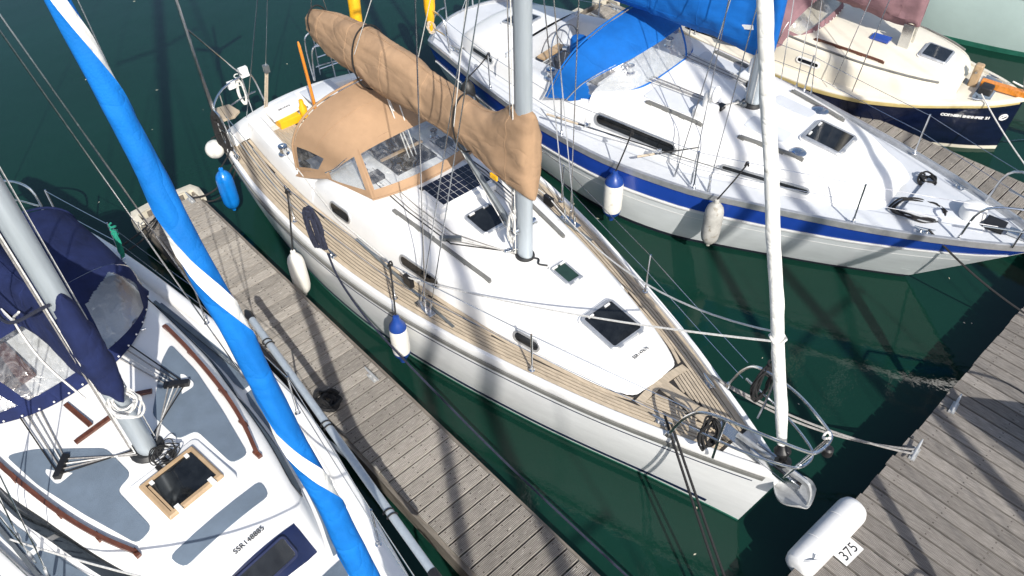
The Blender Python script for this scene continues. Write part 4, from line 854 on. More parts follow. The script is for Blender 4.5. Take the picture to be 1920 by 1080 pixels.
# wheel, pedestal with a blue cover
wl = MB(); wc = np.array([.02, 7.98, 1.42]); 
wl.tube([wc + np.array([.40 * math.cos(a), .10 * math.sin(a), .40 * math.sin(a)]) for a in lin(0, 2 * math.pi, 37)[:-1]], .014, 7, closed=True)
wl.build('steering_wheel', 'steel', Bo); ws = scene.objects[-1]
for a in lin(0, 2 * math.pi, 7)[:-1]: MB().tube([wc, wc + np.array([.39 * math.cos(a), .10 * math.sin(a), .39 * math.sin(a)])], .008, 6).build('spoke', 'steel', ws)
MB().lathe([(.055, -.05), (.055, .05)], wc, (0, 1, -.25), n=12).build('hub', 'steel', ws)
MB().tube([(0, 7.70, .7), (0, 7.72, 1.35), (0, 7.72, 1.5)], [.10, .085, .08], 12).build('pedestal', 'gelcoat', Bo)
MB().lathe([(.13, 0), (.15, .05), (.15, .26), (.13, .30), (.02, .32)], (-.02, 7.68, 1.45), n=18).build('compass_cover', 'blue_canvas', Bo)
for k in (-1, 1): winch(Bo, (k * 1.12, 7.4, 1.57), 1.3); winch(Bo, (k * .55, 6.25, RB.top(.5, 6.2)), 1.1)
footB = lambda q: np.array([1.38 * q, 5.80 + 1.0 * abs(q)**4, 1.80 - .28 * abs(q)**4])
sprayhood(Bo, footB, [(-1.40, 6.85, 1.55), (-1.30, 6.60, 1.90), (-1.02, 6.32, 2.14), (-.55, 6.14, 2.25), (0, 6.08, 2.29)], [(-1.44, 7.20, 1.45), (-1.36, 7.02, 1.92), (-1.08, 6.85, 2.32), (-.55, 6.76, 2.50), (0, 6.74, 2.54)], 'blue_canvas', lambda q, v: abs(q) < .86 and .13 < v < .93 and not (.27 < q < .32) and abs(q) + .25 * v < .98)
for P in ([(-.55, 4.2), (-.25, 4.2), (-.25, 3.55), (-.52, 3.55)], [(.25, 4.2), (.55, 4.2), (.52, 3.55), (.25, 3.55)], [(-.9, 5.75), (-.35, 5.7), (-.35, 4.95), (-.85, 4.95)], [(.35, 5.7), (.9, 5.75), (.85, 4.95), (.35, 4.95)]): roof_patch(P[::-1] if False else P[::-1], RB, Bo, 'nonskid_white')
# control lines, organisers
for k in (-1, 1):
    MB().box(k * .42 - .06, k * .42 + .06, 4.62, 4.70, RB.top(.4, 4.66), RB.top(.4, 4.66) + .07).build('line_organiser', 'black_plastic', Bo)
    for j in range(4): wire('halyard', [(k * .10, 4.45, 1.84), (k * (.37 + .03 * j), 4.66, RB.top(.4, 4.66) + .05), (k * (.42 + .05 * j), 5.9, RB.top(.5, 5.9) + .035)], .0085, ('rope_grey', 'rope_white')[j % 2], Bo)
    for j in range(3): MB().ball((k * .16, 4.42 + .06 * j, RB.top(0, 4.4) + .04), .04, 8).build('turning_block', 'alu_dark', Bo)
rig(Bo, 4.38, RB.top(0, 4.38) - .01, 13.8, .085, .12, 1.58, 4.35, 1.2, back=(0, 10.55, 1.3), fore=(0, .1, 1.5))
MB().tube([(0, 4.5, 2.85), (0, 9.2, 2.92)], .08, 12).build('boom', 'aluminium', Bo)
cover_bag(Bo, 'sail_cover', 'blue_canvas', [(9.3, 0, 2.80, 3.20, .12), (8.5, 0, 2.74, 3.40, .22), (7.2, 0, 2.66, 3.58, .30), (6.0, 0, 2.66, 3.62, .32), (5.2, 0, 2.66, 3.62, .30), (4.7, 0, 2.60, 3.70, .26), (4.45, 0, 2.58, 3.85, .19), (4.28, 0, 2.60, 3.95, .155), (4.22, 0, 2.64, 3.9, .06)], wr=.022, seed=8.1, nth=56, ns=150)
MB().obox((-.235, 4.58, 3.05), (.006, 0, 0), (0, .08, -.02), (0, .01, .03)).build('maker_tag', 'white_plastic', Bo)
wire('mast_cable', spl([(.06, 4.28, 2.2), (.10, 4.25, 1.95), (.12, 4.22, 1.80), (.05, 4.20, 1.74)], 5), .012, 'black_rubber', Bo)
for j, (dx, dy) in enumerate(((-.10, -.05), (-.11, .05), (.10, .05), (.1, -.05))): wire('halyard', [(dx, 4.38 + dy, 1.85), (dx * .9, 4.38 + dy, 13.5)], .007, ('rope_white', 'rope_grey')[j % 2], Bo)
guards(Bo, HB, (2.15, 4.25, 6.6, 8.4), .05, (.42, .6, 1.36), (1.12, 9.9, 1.2), .66, .04, .03)
PB = empty('pulpit'); PB.parent = Bo
tB = [(-.52, .95, 1.38), (-.50, .80, 1.95), (-.30, .15, 2.08), (-.14, -.22, 2.10)]; rail(tB + [(-x, y, z) for x, y, z in reversed(tB)], PB); tB2 = [(-.48, .75, 1.68), (-.28, .15, 1.74), (-.10, -.15, 1.78)]; rail(tB2 + [(-x, y, z) for x, y, z in reversed(tB2)], PB, .0135)
for k in (-1, 1): rail([(k * .10, .02, 1.44), (k * .14, -.18, 2.09)], PB, .0135, 'leg'); rail([(k * .30, .35, 1.42), (k * .36, .32, 2.05)], PB, .0135, 'leg')
for k in (-1, 1):
    PQ = empty('pushpit'); PQ.parent = Bo; t1 = [(k * 1.12, 9.75, 1.2), (k * 1.14, 9.82, 1.80), (k * 1.0, 10.3, 1.86), (k * .55, 10.58, 1.88), (k * .38, 10.6, 1.8), (k * .36, 10.58, 1.25)]
    rail(t1, PQ); rail([(p[0], p[1], 1.52) for p in t1[1:5]], PQ, .0125)
MB().lathe([(.16, 0), (.17, .06), (.15, .16), (.08, .20)], (.02, .98, HB.dz(0, 1) + .04), n=18).build('windlass', 'white_plastic', Bo); MB().box(-.10, .12, .55, .8, HB.dz(0, .7) + .02, HB.dz(0, .7) + .09).build('windlass_gear', 'black_plastic', Bo)
for k in (-1, 1): cleat(Bo, (k * .62, 1.35, HB.dz(.6, 1.35) + .01), (k * .35, 1, 0), .26, .06, 'steel'); cleat(Bo, (k * 1.0, 9.7, HB.dz(1, 9.7) + .01), (0, 1, 0), .26, .06, 'steel')
MB().prism([(-.06, -.15), (.06, -.15), (.07, .5), (-.07, .5)], 1.41, 1.45, .005).build('stemhead_plate', 'steel', Bo)
MB().obox((0, 8.3, 1.26), (.3, 0, 0), (0, .08, 0), (0, 0, .02)).build('helm_step', 'pale_wood', Bo)

# ------------------------------------------------------------------ the yacht with the navy sprayhood
FL = Frame((.95, 1.3), math.atan(.127)); Cb = FL.root('sailing_yacht'); tag(Cb, 'yacht with navy sprayhood, grey non-slip deck panels and dark hull', 'sailboat')
HL = Hull(10.2, T(0, .03, 1, .50, 2, .84, 3, 1.15, 4, 1.44, 5, 1.61, 6, 1.68, 7.5, 1.67, 9, 1.58, 9.8, 1.34, 10.2, 1.12), T(0, 1.32, 3, 1.16, 6, 1.10, 10.2, 1.16), T(0, .2, 2, .5, 5, .82, 8, .7, 10.2, .45), rake=.9, trake=-.4, bulge=.42)
HL.skin(Cb, 'hull_dark'); HL.strip('boot_top', Cb, 'gelcoat', lambda y: .12, lambda y: .06, .02, .99, off=.004)
HL.gunwale(Cb, 'gelcoat', [(-.03, -.10), (-.035, -.01), (-.01, .02), (.09, .025), (.13, .0), (.14, -.07)])
cbL = T(2.72, .46, 2.85, .57, 3.56, .84, 4.27, 1.03, 5, 1.16, 5.6, 1.26, 7.4, 1.34, 9.2, 1.2)
HL.deck(Cb, 'gelcoat', lambda y: ip(y, cbL) - .07, 2.78, 9.5, dz=-.07)
lz = lambda x, y: HL.dz(abs(x), y, dz=-.07)
for k in (-1, 1):
    for y0, y1 in ((1.15, 2.60), (2.68, 5.05), (5.13, 7.3), (7.38, 9.2)):
        rows = []
        for y in lin(y0, y1, 14):
            o = HL.b(y) - .20; i = (.06 if y < 2.64 else ip(y, cbL) + .045); e = min(1, min(y - y0, y1 - y) / .05); o -= .04 * (1 - e); i += .04 * (1 - e)
            if o - i < .02: continue
            ring = [(k * i, y, lz(i, y) + .002), (k * i, y, lz(i, y) + .012), (k * (i + o) / 2, y, lz((i + o) / 2, y) + .012), (k * o, y, lz(o, y) + .012), (k * o, y, lz(o, y) + .002)]; rows.append(ring if k < 0 else ring[::-1])
        MB().rings(rows).build('nonslip_panel', 'nonskid', Cb)
RL = Roof(HL, cbL, T(2.72, 1.12, 2.80, 1.18, 3.10, 1.42, 3.4, 1.48, 4.5, 1.55, 6, 1.61, 7.4, 1.65), 2.72, 7.4, camber=.06)
RL.build(Cb, 'gelcoat')
for sg in (-1, 1):                             # long dark deck light down each cabin side
    rows = []
    for y in lin(3.35, 7.1, 30):
        e = min(1, min(y - 3.35, 7.1 - y) / .15); a, b = RL.side(y, .42 - .25 * e, sg), RL.side(y, .50 + .28 * e, sg); n_ = np.array([sg * .012, 0, .004]); rows.append([a + n_ * .2, a + n_, (a + b) / 2 + n_ * 1.4, b + n_, b + n_ * .2][::sg])
    MB().grid(rows).build('window', 'smoked', Cb)
# navy panel and light in the sloping front of the cabin
def fr_pt(x, v): y = 2.80 + .30 * v; return np.array([x, y, RL.top(x, y) + .012])
MB().grid([[fr_pt(x, v) + np.array([0, 0, .004]) for x in lin(-.46, .46, 9)] for v in lin(0.02, .96, 5)]).build('front_panel', 'stripe_navy', Cb)
fp, axf = frame_panel('front_window', fr_pt(0, .5) + np.array([0, 0, .02]), (1, 0, 0), (0, .30, RL.top(0, 3.1) - RL.top(0, 2.8)), .62, .26, .05, .025, .012, 'stripe_navy', 'smoked', Cb)
textmesh('registration_number', 'SSR148885', .076, 'ink', Cb, (.06, 3.23, RL.top(0, 3.23) + .010), (1, 0, 0), (0, 1, .12))
for k in (-1, 1):
    P = [(k * .97, 5.85), (k * .76, 5.70), (k * .27, 5.12), (k * .27, 4.66), (k * .46, 4.62), (k * .46, 4.02), (k * .64, 4.0), (k * .80, 4.65), (k * .93, 5.3)]
    roof_patch(P if k < 0 else P[::-1], RL, Cb)
    pts = [(k * 1.08, 6.1), (k * 1.04, 5.55), (k * .95, 4.85), (k * .84, 4.35), (k * .70, 3.93)]; mb = MB()
    rows = [[(x + dx, y, RL.top(x, y) + dz) for dx, dz in ((-.022, .025), (-.022, .06), (.022, .06), (.022, .025))] for x, y in spl([(p[0], p[1], 0) for p in pts], 5) for x, y in [(x, y)]] if False else None
    sp_ = spl(pts, 5); mb.rings([[(x + dx, y, RL.top(x, y) + dz) for dx, dz in ((-.022, .022), (-.022, .06), (.022, .06), (.022, .022))] for x, y in sp_])
    for i in (0, 5, 10, 15, 20): x, y = sp_[i]; mb.box(x - .024, x + .024, y - .05, y + .05, RL.top(x, y) - .02, RL.top(x, y) + .035)
    mb.build('handrail', 'brown_wood', Cb)
    c = np.array([k * .67, 5.26, RL.top(.67, 5.26) + .035]); ob = MB().obox(c, (k * .10, -.085, 0), (.022, .022 * k, 0), (0, 0, .035)).build('line_organiser', 'black_plastic', Cb)
    MB().prism([(k * .67 + a, 5.26 + b) for a, b in rrect(.28, .26, .06)], RL.top(.67, 5.26) - .01, RL.top(.67, 5.26) + .008).build('organiser_base', 'gelcoat', Cb)
    for j in range(4):
        t = (j - 1.5) / 2; p = c + np.array([k * .09 * t, -.08 * t, .0]); wire('halyard', [(k * .11, 4.78 + .03 * j, 1.66), p, (k * (.42 + .07 * j), 6.3, RL.top(.5, 6.3) + .03)], .0085, ('rope_grey', 'rope_white', 'rope_grey', 'rope_black')[j], Cb)
roof_patch([(-.53, 3.66), (-.49, 3.47), (.49, 3.47), (.53, 3.66)][::-1], RL, Cb)
MB().prism([(x, y + 4.18) for x, y in rrect(.80, .74, .06)], RL.top(0, 4.18) - .04, RL.top(0, 4.18) + .03, .02).build('hatch_plinth', 'gelcoat', Cb)
hl, axl = frame_panel('hatch', (0, 4.18, RL.top(0, 4.18) + .028), (1, 0, 0), (0, 1, .02), .62, .54, .015, .05, .05, 'pale_wood', 'smoked', Cb, recess=.02)
for k in (-1, 1): MB().obox(axl[0] + axl[1] * k * .19 - axl[2] * .25 + axl[3] * .055, axl[1] * .025, axl[2] * .045, axl[3] * .01).build('hinge', 'white_plastic', hl); MB().obox(axl[0] + axl[1] * k * .2 + axl[2] * .2 + axl[3] * .04, axl[1] * .02, axl[2] * .02, axl[3] * .01).build('catch', 'white_plastic', hl)
MB().obox(axl[0] - axl[1] * .24 - axl[2] * .02 + axl[3] * .045, axl[1] * .012, axl[2] * .2, axl[3] * .008).build('stay_arm', 'pale_wood', hl)
for a_, b_ in (((123, 758), (169, 797)), ((211, 779), (141, 830)), ((250, 740), (285, 733))):
    a_, b_ = FL.loc(on_z(*a_, 1.68)), FL.loc(on_z(*b_, 1.68)); MB().bar(a_, b_, .05, .03).build('hatch_runner', 'brown_wood', Cb)
for sx, sy, sa in ((.92, 6.35, .6), ): MB().tube([(sx + .09 * math.cos(a), sy + .11 * math.sin(a), RL.top(sx, sy) + .03) for a in lin(.4, 4.6, 14)], .012, 6).build('pad_handle', 'steel', Cb)
rig(Cb, 4.80, RL.top(0, 4.8) - .01, 17.2, .095, .13, 1.36, 4.9, 1.14, spread=1.0, back=(0, 10.4, 1.3), fore=(0, .41, 1.4))
for j, (dx, dy) in enumerate(((-.12, -.03), (-.125, .06), (.12, .0), (-.10, .12), (.1, .1))): wire('halyard', [(dx, 4.8 + dy, 1.72), (dx * .95, 4.8 + dy, 14)], .0075, ('rope_white', 'rope_grey')[j % 2], Cb)
hk = MB(); coil(hk, (0.02, 4.62, 2.55), (1, 0, 0), (0, 1, .2), .12, .14, 5, .012, .05, 5, 9); hk.build('halyard_coil', 'rope_white', Cb)
for j in range(3): MB().box(-.08 + .09 * j, -.03 + .09 * j, 4.44 + .03 * j, 4.52 + .03 * j, RL.top(0, 4.5), RL.top(0, 4.5) + .05).build('plug', 'black_plastic', Cb)
hk = MB(); coil(hk, (.06, 4.55, 1.72), (1, 0, 0), (0, 1, .1), .12, .10, 5, .006, .05, 6, 4); hk.build('mast_cable', 'rope_black', Cb)
footL = lambda q: np.array([1.30 * q, 5.98 + .85 * abs(q)**2.6, 1.70 - .10 * abs(q)**3])
sprayhood(Cb, footL, [(-1.30, 7.0, 1.62), (-1.26, 6.98, 1.95), (-1.0, 6.92, 2.20), (-.5, 6.86, 2.30), (0, 6.84, 2.33)], [(-1.34, 8.3, 1.45), (-1.30, 8.3, 2.0), (-1.0, 8.3, 2.32), (-.5, 8.3, 2.42), (0, 8.3, 2.44)], 'navy_canvas', lambda q, v: (.30 < q < .78 and .18 < v < .92 - .9 * abs(q - .52)) or (-.34 < q < .04 and .18 < v < .86) or (-.86 < q < -.42 and .18 < v < .9), seed=5)
MB().tube([(0, 4.95, 2.80), (0, 9.4, 2.95)], .08, 12).build('boom', 'aluminium', Cb)
cover_bag(Cb, 'sail_cover', 'navy_canvas', [(9.5, 0, 2.86, 3.15, .10), (8.8, 0, 2.80, 3.30, .18), (7.5, 0, 2.74, 3.42, .22), (6.2, 0, 2.64, 3.38, .18), (5.5, 0, 2.56, 3.48, .14), (5.1, 0, 2.52, 3.66, .13), (4.9, 0, 2.52, 3.88, .128), (4.75, 0, 2.52, 3.95, .128), (4.66, 0, 2.54, 3.95, .10), (4.62, 0, 2.56, 3.95, .05)], wr=.022, seed=1.7, nth=48, ns=120)
MB().obox((-.225, 6.0, 2.98), (.006, 0, 0), (0, .12, 0), (0, 0, .04)).build('maker_tag', 'white_plastic', Cb)
wire('boom_rope', spl([(-.1, 4.7, 3.9), (-.35, 5.3, 3.5), (-.24, 6.2, 3.3), (-.3, 7.5, 3.2)], 8), .016, 'rope_navy', Cb); wire('boom_rope', spl([(-.24, 5.2, 3.6), (-.26, 5.6, 3.2), (-.27, 5.4, 2.8), (-.2, 5.0, 2.5)], 6), .012, 'rope_white', Cb)
MB().box(-.95, -.25, 6.55, 7.3, 1.66, 1.74).build('companionway_hatch', 'brown_wood', Cb); MB().ball((-.6, 6.5, 1.78), .06, 10).build('hatch_knob', 'steel', Cb)
for k in (-1, 1): MB().prism([(k * .5, 7.4), (k * 1.34, 7.4), (k * 1.1, 9.5), (k * .5, 9.5)][::k], .7, 1.32, .04).build('coaming', 'gelcoat', Cb)
MB().box(-.5, .5, 7.4, 9.5, .6, .8).build('cockpit_sole', 'nonskid', Cb)
guards(Cb, HL, (2.4, 4.3, 6.3, 8.17, 9.44), .07, (.5, .8, 1.22), None, .64, .02, .02)
PLb = empty('pulpit'); PLb.parent = Cb; tL = [(-.55, 1.1, 1.3), (-.52, .9, 1.86), (-.3, .2, 1.95), (-.12, -.2, 1.97)]; rail(tL + [(-x, y, z) for x, y, z in reversed(tL)], PLb)
for k in (-1, 1): rail([(k * .1, .1, 1.35), (k * .13, -.18, 1.97)], PLb, .0135, 'leg')
PPL = empty('pushpit'); PPL.parent = Cb; tP = [(1.30, 9.60, 1.16), (1.32, 9.7, 1.76), (1.1, 10.2, 1.80), (.6, 10.5, 1.82), (0, 10.6, 1.82)]; rail(tP + [(-x, y, z) for x, y, z in reversed(tP[:-1])], PPL); rail([(p[0], p[1], 1.46) for p in tP[1:]] + [(-p[0], p[1], 1.46) for p in reversed(tP[1:-1])], PPL, .0125); rail([(.85, 10.3, 1.18), (.85, 10.38, 1.81)], PPL, .0125, 'leg')
for k in (-1, 1): cleat(Cb, (k * 1.5, 8.4, HL.z(8.4) + .02), (0, 1, 0), .24, .055, 'steel'); MB().box(k * 1.42 - .02, k * 1.42 + .02, 3.4, 7.2, lz(1.42, 5) + .012, lz(1.42, 5) + .04).build('genoa_track', 'alu_dark', Cb); cleat(Cb, (k * .6, 1.3, lz(.6, 1.3)), (k * .4, 1, 0), .24, .055, 'steel')
# furled genoa: blue sun strip winding round white cloth
fsl = lambda z: np.array([0, .41 + .27 * (z - 1.4), z]); rows = []; nn = 30; zz = lin(1.8, 14.6, 300)
for z in zz:                                   # the mesh winds with the cloth, so the strip's edge is one clean helix
    r = max(.03, .080 - .0105 * (z - 4)) * min(1, .3 + (z - 1.75) / .6) + .004 * math.sin(z * 2.3); c = fsl(z); ring = []
    for k in range(nn):
        a = 2 * math.pi * k / nn - 5.0 * (z + 1.985) + .25 * math.sin(1.7 * z); ring.append(tuple(c + np.array([math.cos(a), math.sin(a), 0]) * r * (1 + .08 * math.cos(2 * math.pi * k / nn) + (.10 if k in (0, 5) else 0) + .14 * nz3(2 * math.cos(a), 2 * math.sin(a), z * 3) + .04 * nz3(5 * math.cos(a), 5 * math.sin(a), z * 9))))
    rows.append(ring)
mb = MB(); F = []; MI = []
for i in range(len(rows) - 1):
    for j in range(nn): F.append((i * nn + j, i * nn + (j + 1) % nn, (i + 1) * nn + (j + 1) % nn, (i + 1) * nn + j)); MI.append(1 if j < 5 else 0)
mb.add([p for r_ in rows for p in r_], F); mb.m = MI; mb.build('furled_headsail', ['uv_blue', 'sailcloth'], Cb, 50)
for sg in (-1, 1): wire('headsail_sheet', sag(tuple(fsl(3.3)), (sg * 1.40, 5.2, 1.3), .2, 12), .011, 'rope_white', Cb)

# ------------------------------------------------------------------ small navy gaff boat
FD = Frame((14.25, 2.95), math.atan(.15)); D = FD.root('gaff_sailboat'); tag(D, 'small navy hulled boat with cream deck, orange bowsprit and mauve covers', 'sailboat')
HD = Hull(6.3, T(0, .04, .2, .26, .45, .47, .84, .70, 1.3, .97, 1.7, 1.18, 2.4, 1.40, 3.2, 1.47, 4.2, 1.40, 5.5, 1.22, 6.3, 1.0), T(0, 1.02, 1.5, .90, 3, .84, 6.3, .90), T(0, .25, .8, .5, 2.5, .80, 6.3, .6), rake=.10, trake=-.1, bulge=.12, p=1.8)
HD.skin(D, 'hull_navy'); HD.strip('rubbing_strake', D, 'ochre_trim', lambda y: HD.z(y) + .0, lambda y: HD.z(y) - .065, .004, 1, off=.022); HD.strip('boot_top', D, 'cream', lambda y: .07, lambda y: -.02, .0, .99, off=.008)
HD.gunwale(D, 'cream', [(-.02, -.02), (-.02, .02), (0, .035), (.06, .035), (.075, .01), (.08, -.05)])
cbD = T(.98, .42, 1.05, .60, 1.4, .86, 1.9, 1.02, 2.6, 1.14, 3.4, 1.16, 4.3, 1.08)
HD.deck(D, 'cream', lambda y: ip(y, cbD) - .05, 1.02, 5.9, dz=.0)
RD = Roof(HD, cbD, T(.98, 1.02, 1.04, 1.12, 1.2, 1.20, 1.6, 1.24, 2.4, 1.29, 4.3, 1.40), .98, 4.3, camber=.07, k=.7); RD.build(D, 'cream')
roof_hatch(RD, D, -.26, .28, 1.32, 1.80, .06, .04, .05, handles=False)
for sg in (-1, 1): side_window(RD, D, 3.35, sg, .44, .12, .5, fm='white_plastic'); grab_rail(D, RD, sg * .86, 3.4, sg * .80, 2.2, 'brown_wood', 4, .035, .045); wire('roof_rope', [(sg * ip(y, cbD) * .88, y, RD.top(1, y) + .0) for y in lin(1.25, 4.2, 14)], .02, 'rub_grey', D)
for k in (-1, 1): MB().box(k * .14 - .02, k * .14 + .02, 2.02, 2.20, RD.top(0, 2.1) - .02, RD.top(0, 2.1) + .42).build('tabernacle_cheek', 'steel', D)
MB().tube([(0, 2.12, RD.top(0, 2.1) + .05), (0, 2.12, 9.2)], [.085, .06], 14).build('mast', 'cream', D)
MB().obox((-.15, 2.5, RD.top(.15, 2.5) + .03), (.10, 0, 0), (0, .16, 0), (0, 0, .02)).build('solar_panel', 'stripe_blue', D)
MB().tube([(0, 2.3, 2.0), (0, 6.2, 2.15)], .06, 10).build('boom', 'tiller_wood', D)
cover_bag(D, 'sail_cover', 'mauve_canvas', [(6.3, 0, 2.0, 2.3, .1), (5.5, 0, 1.92, 2.6, .22), (4.4, 0, 1.86, 2.75, .28), (3.4, 0, 1.80, 2.80, .30), (2.7, 0, 1.72, 2.8, .28), (2.3, 0, 1.66, 2.9, .20), (2.02, 0, 1.66, 2.9, .16), (1.98, 0, 1.7, 2.85, .05)], wr=.03, seed=6.2, ns=100)
sprayhood(D, lambda q: np.array([1.12 * q, 3.42 + .55 * abs(q)**3, 1.46 - .30 * abs(q)**3]), [(-1.14, 4.0, 1.15), (-1.05, 3.95, 1.5), (-.8, 3.9, 1.72), (-.4, 3.86, 1.82), (0, 3.85, 1.84)], [(-1.22, 5.0, 1.0), (-1.14, 4.95, 1.5), (-.85, 4.9, 1.88), (-.4, 4.88, 2.0), (0, 4.87, 2.02)], 'mauve_canvas', lambda q, v: abs(q) < .74 and .22 < v < .84, seed=2)
MB().rings([[(x, y, z) for x, z in ((-.055, 1.04), (-.055, 1.14), (.055, 1.14), (.055, 1.04))] for y in (.72, -.2)] + [[(x, -1.9, z) for x, z in ((-.03, 1.14), (-.03, 1.20), (.03, 1.20), (.03, 1.14))]]).build('bowsprit', 'tiller_wood', D)
MB().prism([(x, y + .84) for x, y in rrect(.14, .14, .03)], .95, 1.38, .03).build('samson_post', 'pale_wood', D); MB().tube([(-.14, .84, 1.28), (.14, .84, 1.28)], .022, 8).build('norman_pin', 'steel', D)
rc = MB(); coil(rc, (-.10, .78, 1.14), (1, 0, 0), (0, .4, 1), .13, .16, 5, .014, .03, 6, 21); tag(rc.build('coiled_rope', 'rope_beige'), 'tan rope looped over the wooden post on the navy boat', 'rope'); ropeD = scene.objects[-1]
MB().prism([(-.32, .45), (.32, .45), (.42, .72), (-.42, .72)][::-1], .99, 1.03, .01).build('anchor_well', 'nonskid', D); MB().prism([(x - .2, y + .58) for x, y in rrect(.22, .2, .03)], 1.02, 1.16, .03).build('anchor_bag', 'black_rubber', D)
for sg in (-1, 1):
    for dy in (-.1, .25): wire('shroud', [(sg * 1.38, 2.5 + dy, .95), (0, 2.12, 8.6)], .008, 'steel', D)
    cleat(D, (sg * .45, .62, HD.dz(.4, .62) + .01), (sg * .4, 1, 0), .2, .05, 'steel')
    for y in (3.9, 5.6): stanchion(D, sg * (HD.b(y) - .04), y, HD.z(y) + .02, .5)
    wire('guard_wire', [(sg * (HD.b(3.9) - .04), 3.9, 1.34), (sg * (HD.b(5.6) - .04), 5.6, 1.38)], .005, 'steel', D)
wire('forestay', [(0, -1.75, 1.22), (0, 2.1, 8.9)], .008, 'steel', D); wire('inner_forestay', [(0, .06, 1.12), (0, 2.1, 7.2)], .008, 'steel', D); wire('bobstay', [(0, -1.8, 1.16), (0, .08, .12)], .009, 'steel', D)
tx = textmesh('hull_lettering', 'CORNISH SHRIMPER 21', .068, 'ink_white', D, (0, 0, 0), (1, 0, 0), (0, 1, 0), ext=0, bold=.004)
for v in tx.data.vertices:                     # laid onto the curve of the topsides
    y = .66 - v.co.x; p = HD.P(y / 6.3, HD.t_of(y, .72 + v.co.y + .06 * (y - .7)), -1, .010); v.co = Vector(p)
for k in range(2):
    pts = [(.052 * math.cos(t), .052 * math.sin(t)) for t in lin(0, 2 * math.pi, 19)[:-1]] if k == 0 else [(-.035, -.02), (0, .008), (.035, .03)]
    MB().tube([HD.P((.14 - a) / 6.3, HD.t_of(.14 - a, .70 + b), -1, .012) for a, b in pts], .011, 6, closed=(k == 0)).build('round_emblem', 'ink_white', D)

# ------------------------------------------------------------------ pale hull beyond, and three yachts on the far side of the walkway whose masts throw shadows in
FE = Frame((19.0, .8), math.atan(.06)); E_ = FE.root('sailing_yacht'); tag(E_, 'pale green hulled yacht moored beyond the small navy boat', 'sailboat')
HE = Hull(10.5, T(0, .04, 1, .55, 2.5, 1.15, 4, 1.55, 5.5, 1.75, 8, 1.65, 10.5, 1.1), T(0, 1.55, 5, 1.3, 10.5, 1.3), T(0, .25, 3, .7, 6, .84, 10.5, .6), rake=.9, bulge=.3)
HE.skin(E_, 'hull_pale_green'); HE.gunwale(E_, 'rub_grey', [(-.03, -.07), (-.03, .02), (0, .05), (.08, .05), (.09, -.05)]); HE.strip('boot_top', E_, 'antifoul_green', lambda y: .12, lambda y: -.3, 0, .99, off=.006)
cbE = T(2.8, .5, 3.2, .8, 5, 1.1, 7.5, 1.15); HE.deck(E_, 'gelcoat', lambda y: ip(y, cbE) - .05, 2.85, 8.9); RE = Roof(HE, cbE, T(2.8, 1.45, 3.3, 1.7, 5, 1.78, 7.5, 1.85), 2.8, 7.5); RE.build(E_, 'gelcoat', 20)
rig(E_, 4.4, 1.78, 14, .085, .12, 1.4, 4.5, 1.35, back=(0, 10.6, 1.4), fore=(0, .1, 1.6)); guards(E_, HE, (2.2, 4.2, 6.4, 8.6), .06, None, None)
for sg in (-1, 1): side_window(RE, E_, 5.2, sg, 1.4, .18)
def plain_yacht(x, yb, label, cloth, furl_r=.075, L=9.6, my=3.9, zb=1.35, rk=.6, dyaw=0.0):
    Fp = Frame((x, yb), math.pi + dyaw); r = Fp.root('sailing_yacht'); tag(r, label, 'sailboat', 'yachts on the far side of the walkway')
    h = Hull(L, T(0, .03, 1, .47, 2.5, 1.0, 4, 1.4, 5.5, 1.65, 7.5, 1.66, L, 1.3), T(0, zb, 2, zb - .12, 4, 1.15 + (zb - 1.35) * .5, L, 1.15), T(0, .2, 2, .55, 6, .82, L, .6), rake=rk, bulge=.3); h.skin(r, 'hull_white')
    h.strip('waterline_stripe', r, 'stripe_navy', lambda y: .14, lambda y: .07, .03, .99); h.gunwale(r, 'gelcoat', [(-.02, -.06), (-.02, .02), (0, .045), (.07, .045), (.09, -.05)])
    cb = T(2.0, .42, 2.4, .62, 4, .98, 6, 1.2, 7.2, 1.25); h.deck(r, 'nonskid_white', lambda y: ip(y, cb) - .05, 2.05, L - .8); rf = Roof(h, cb, T(2, 1.28, 2.4, 1.45, 4, 1.58, 7.2, 1.7), 2, 7.2); rf.build(r, 'gelcoat', 20)
    for sg in (-1, 1): side_window(rf, r, 4.9, sg, 1.0, .17)
    roof_hatch(rf, r, -.26, .26, 2.6, 3.1, .05, .04, .04)
    rig(r, my, rf.top(0, my) - .01, 13.6, .085, .12, 1.25, my + .3, 1.18, back=(0, L + .2, 1.2), fore=(0, .1, 1.45)); MB().tube([(0, my + .1, 2.75), (0, 8.3, 2.8)], .075, 10).build('boom', 'aluminium', r)
    cover_bag(r, 'sail_cover', cloth, [(8.4, 0, 2.7, 3.0, .08), (7, 0, 2.64, 3.3, .22), (5, 0, 2.64, 3.4, .22), (my + .1, 0, 2.6, 3.7, .17), (my - .2, 0, 2.6, 3.7, .08)], ns=50, nth=24)
    f2 = lambda z: np.array([0, .1 + (my - .2) * (z - 1.45) / 12.1, z]); MB().tube([f2(z) for z in lin(1.75, 12.4, 12)], [furl_r * .4] + [furl_r] * 10 + [furl_r * .4], 12).build('furled_headsail', 'sailcloth', r)
    guards(r, h, (2.6, 4.8, 7.2), .08, (.45, .95, 1.2), None); PU_ = empty('pulpit'); PU_.parent = r; t_ = [(-.5, 1.0, 1.3), (-.46, .8, 1.9), (-.2, -.1, 2.0), (-.1, -.22, 2.0)]; rail(t_ + [(-a, b, c) for a, b, c in reversed(t_)], PU_)
    return r
plain_yacht(-.75, -1.75, 'white yacht with navy sail cover across the walkway', 'navy_canvas')
plain_yacht(4.65, -1.85, 'white yacht with blue sail cover across the walkway', 'blue_canvas')
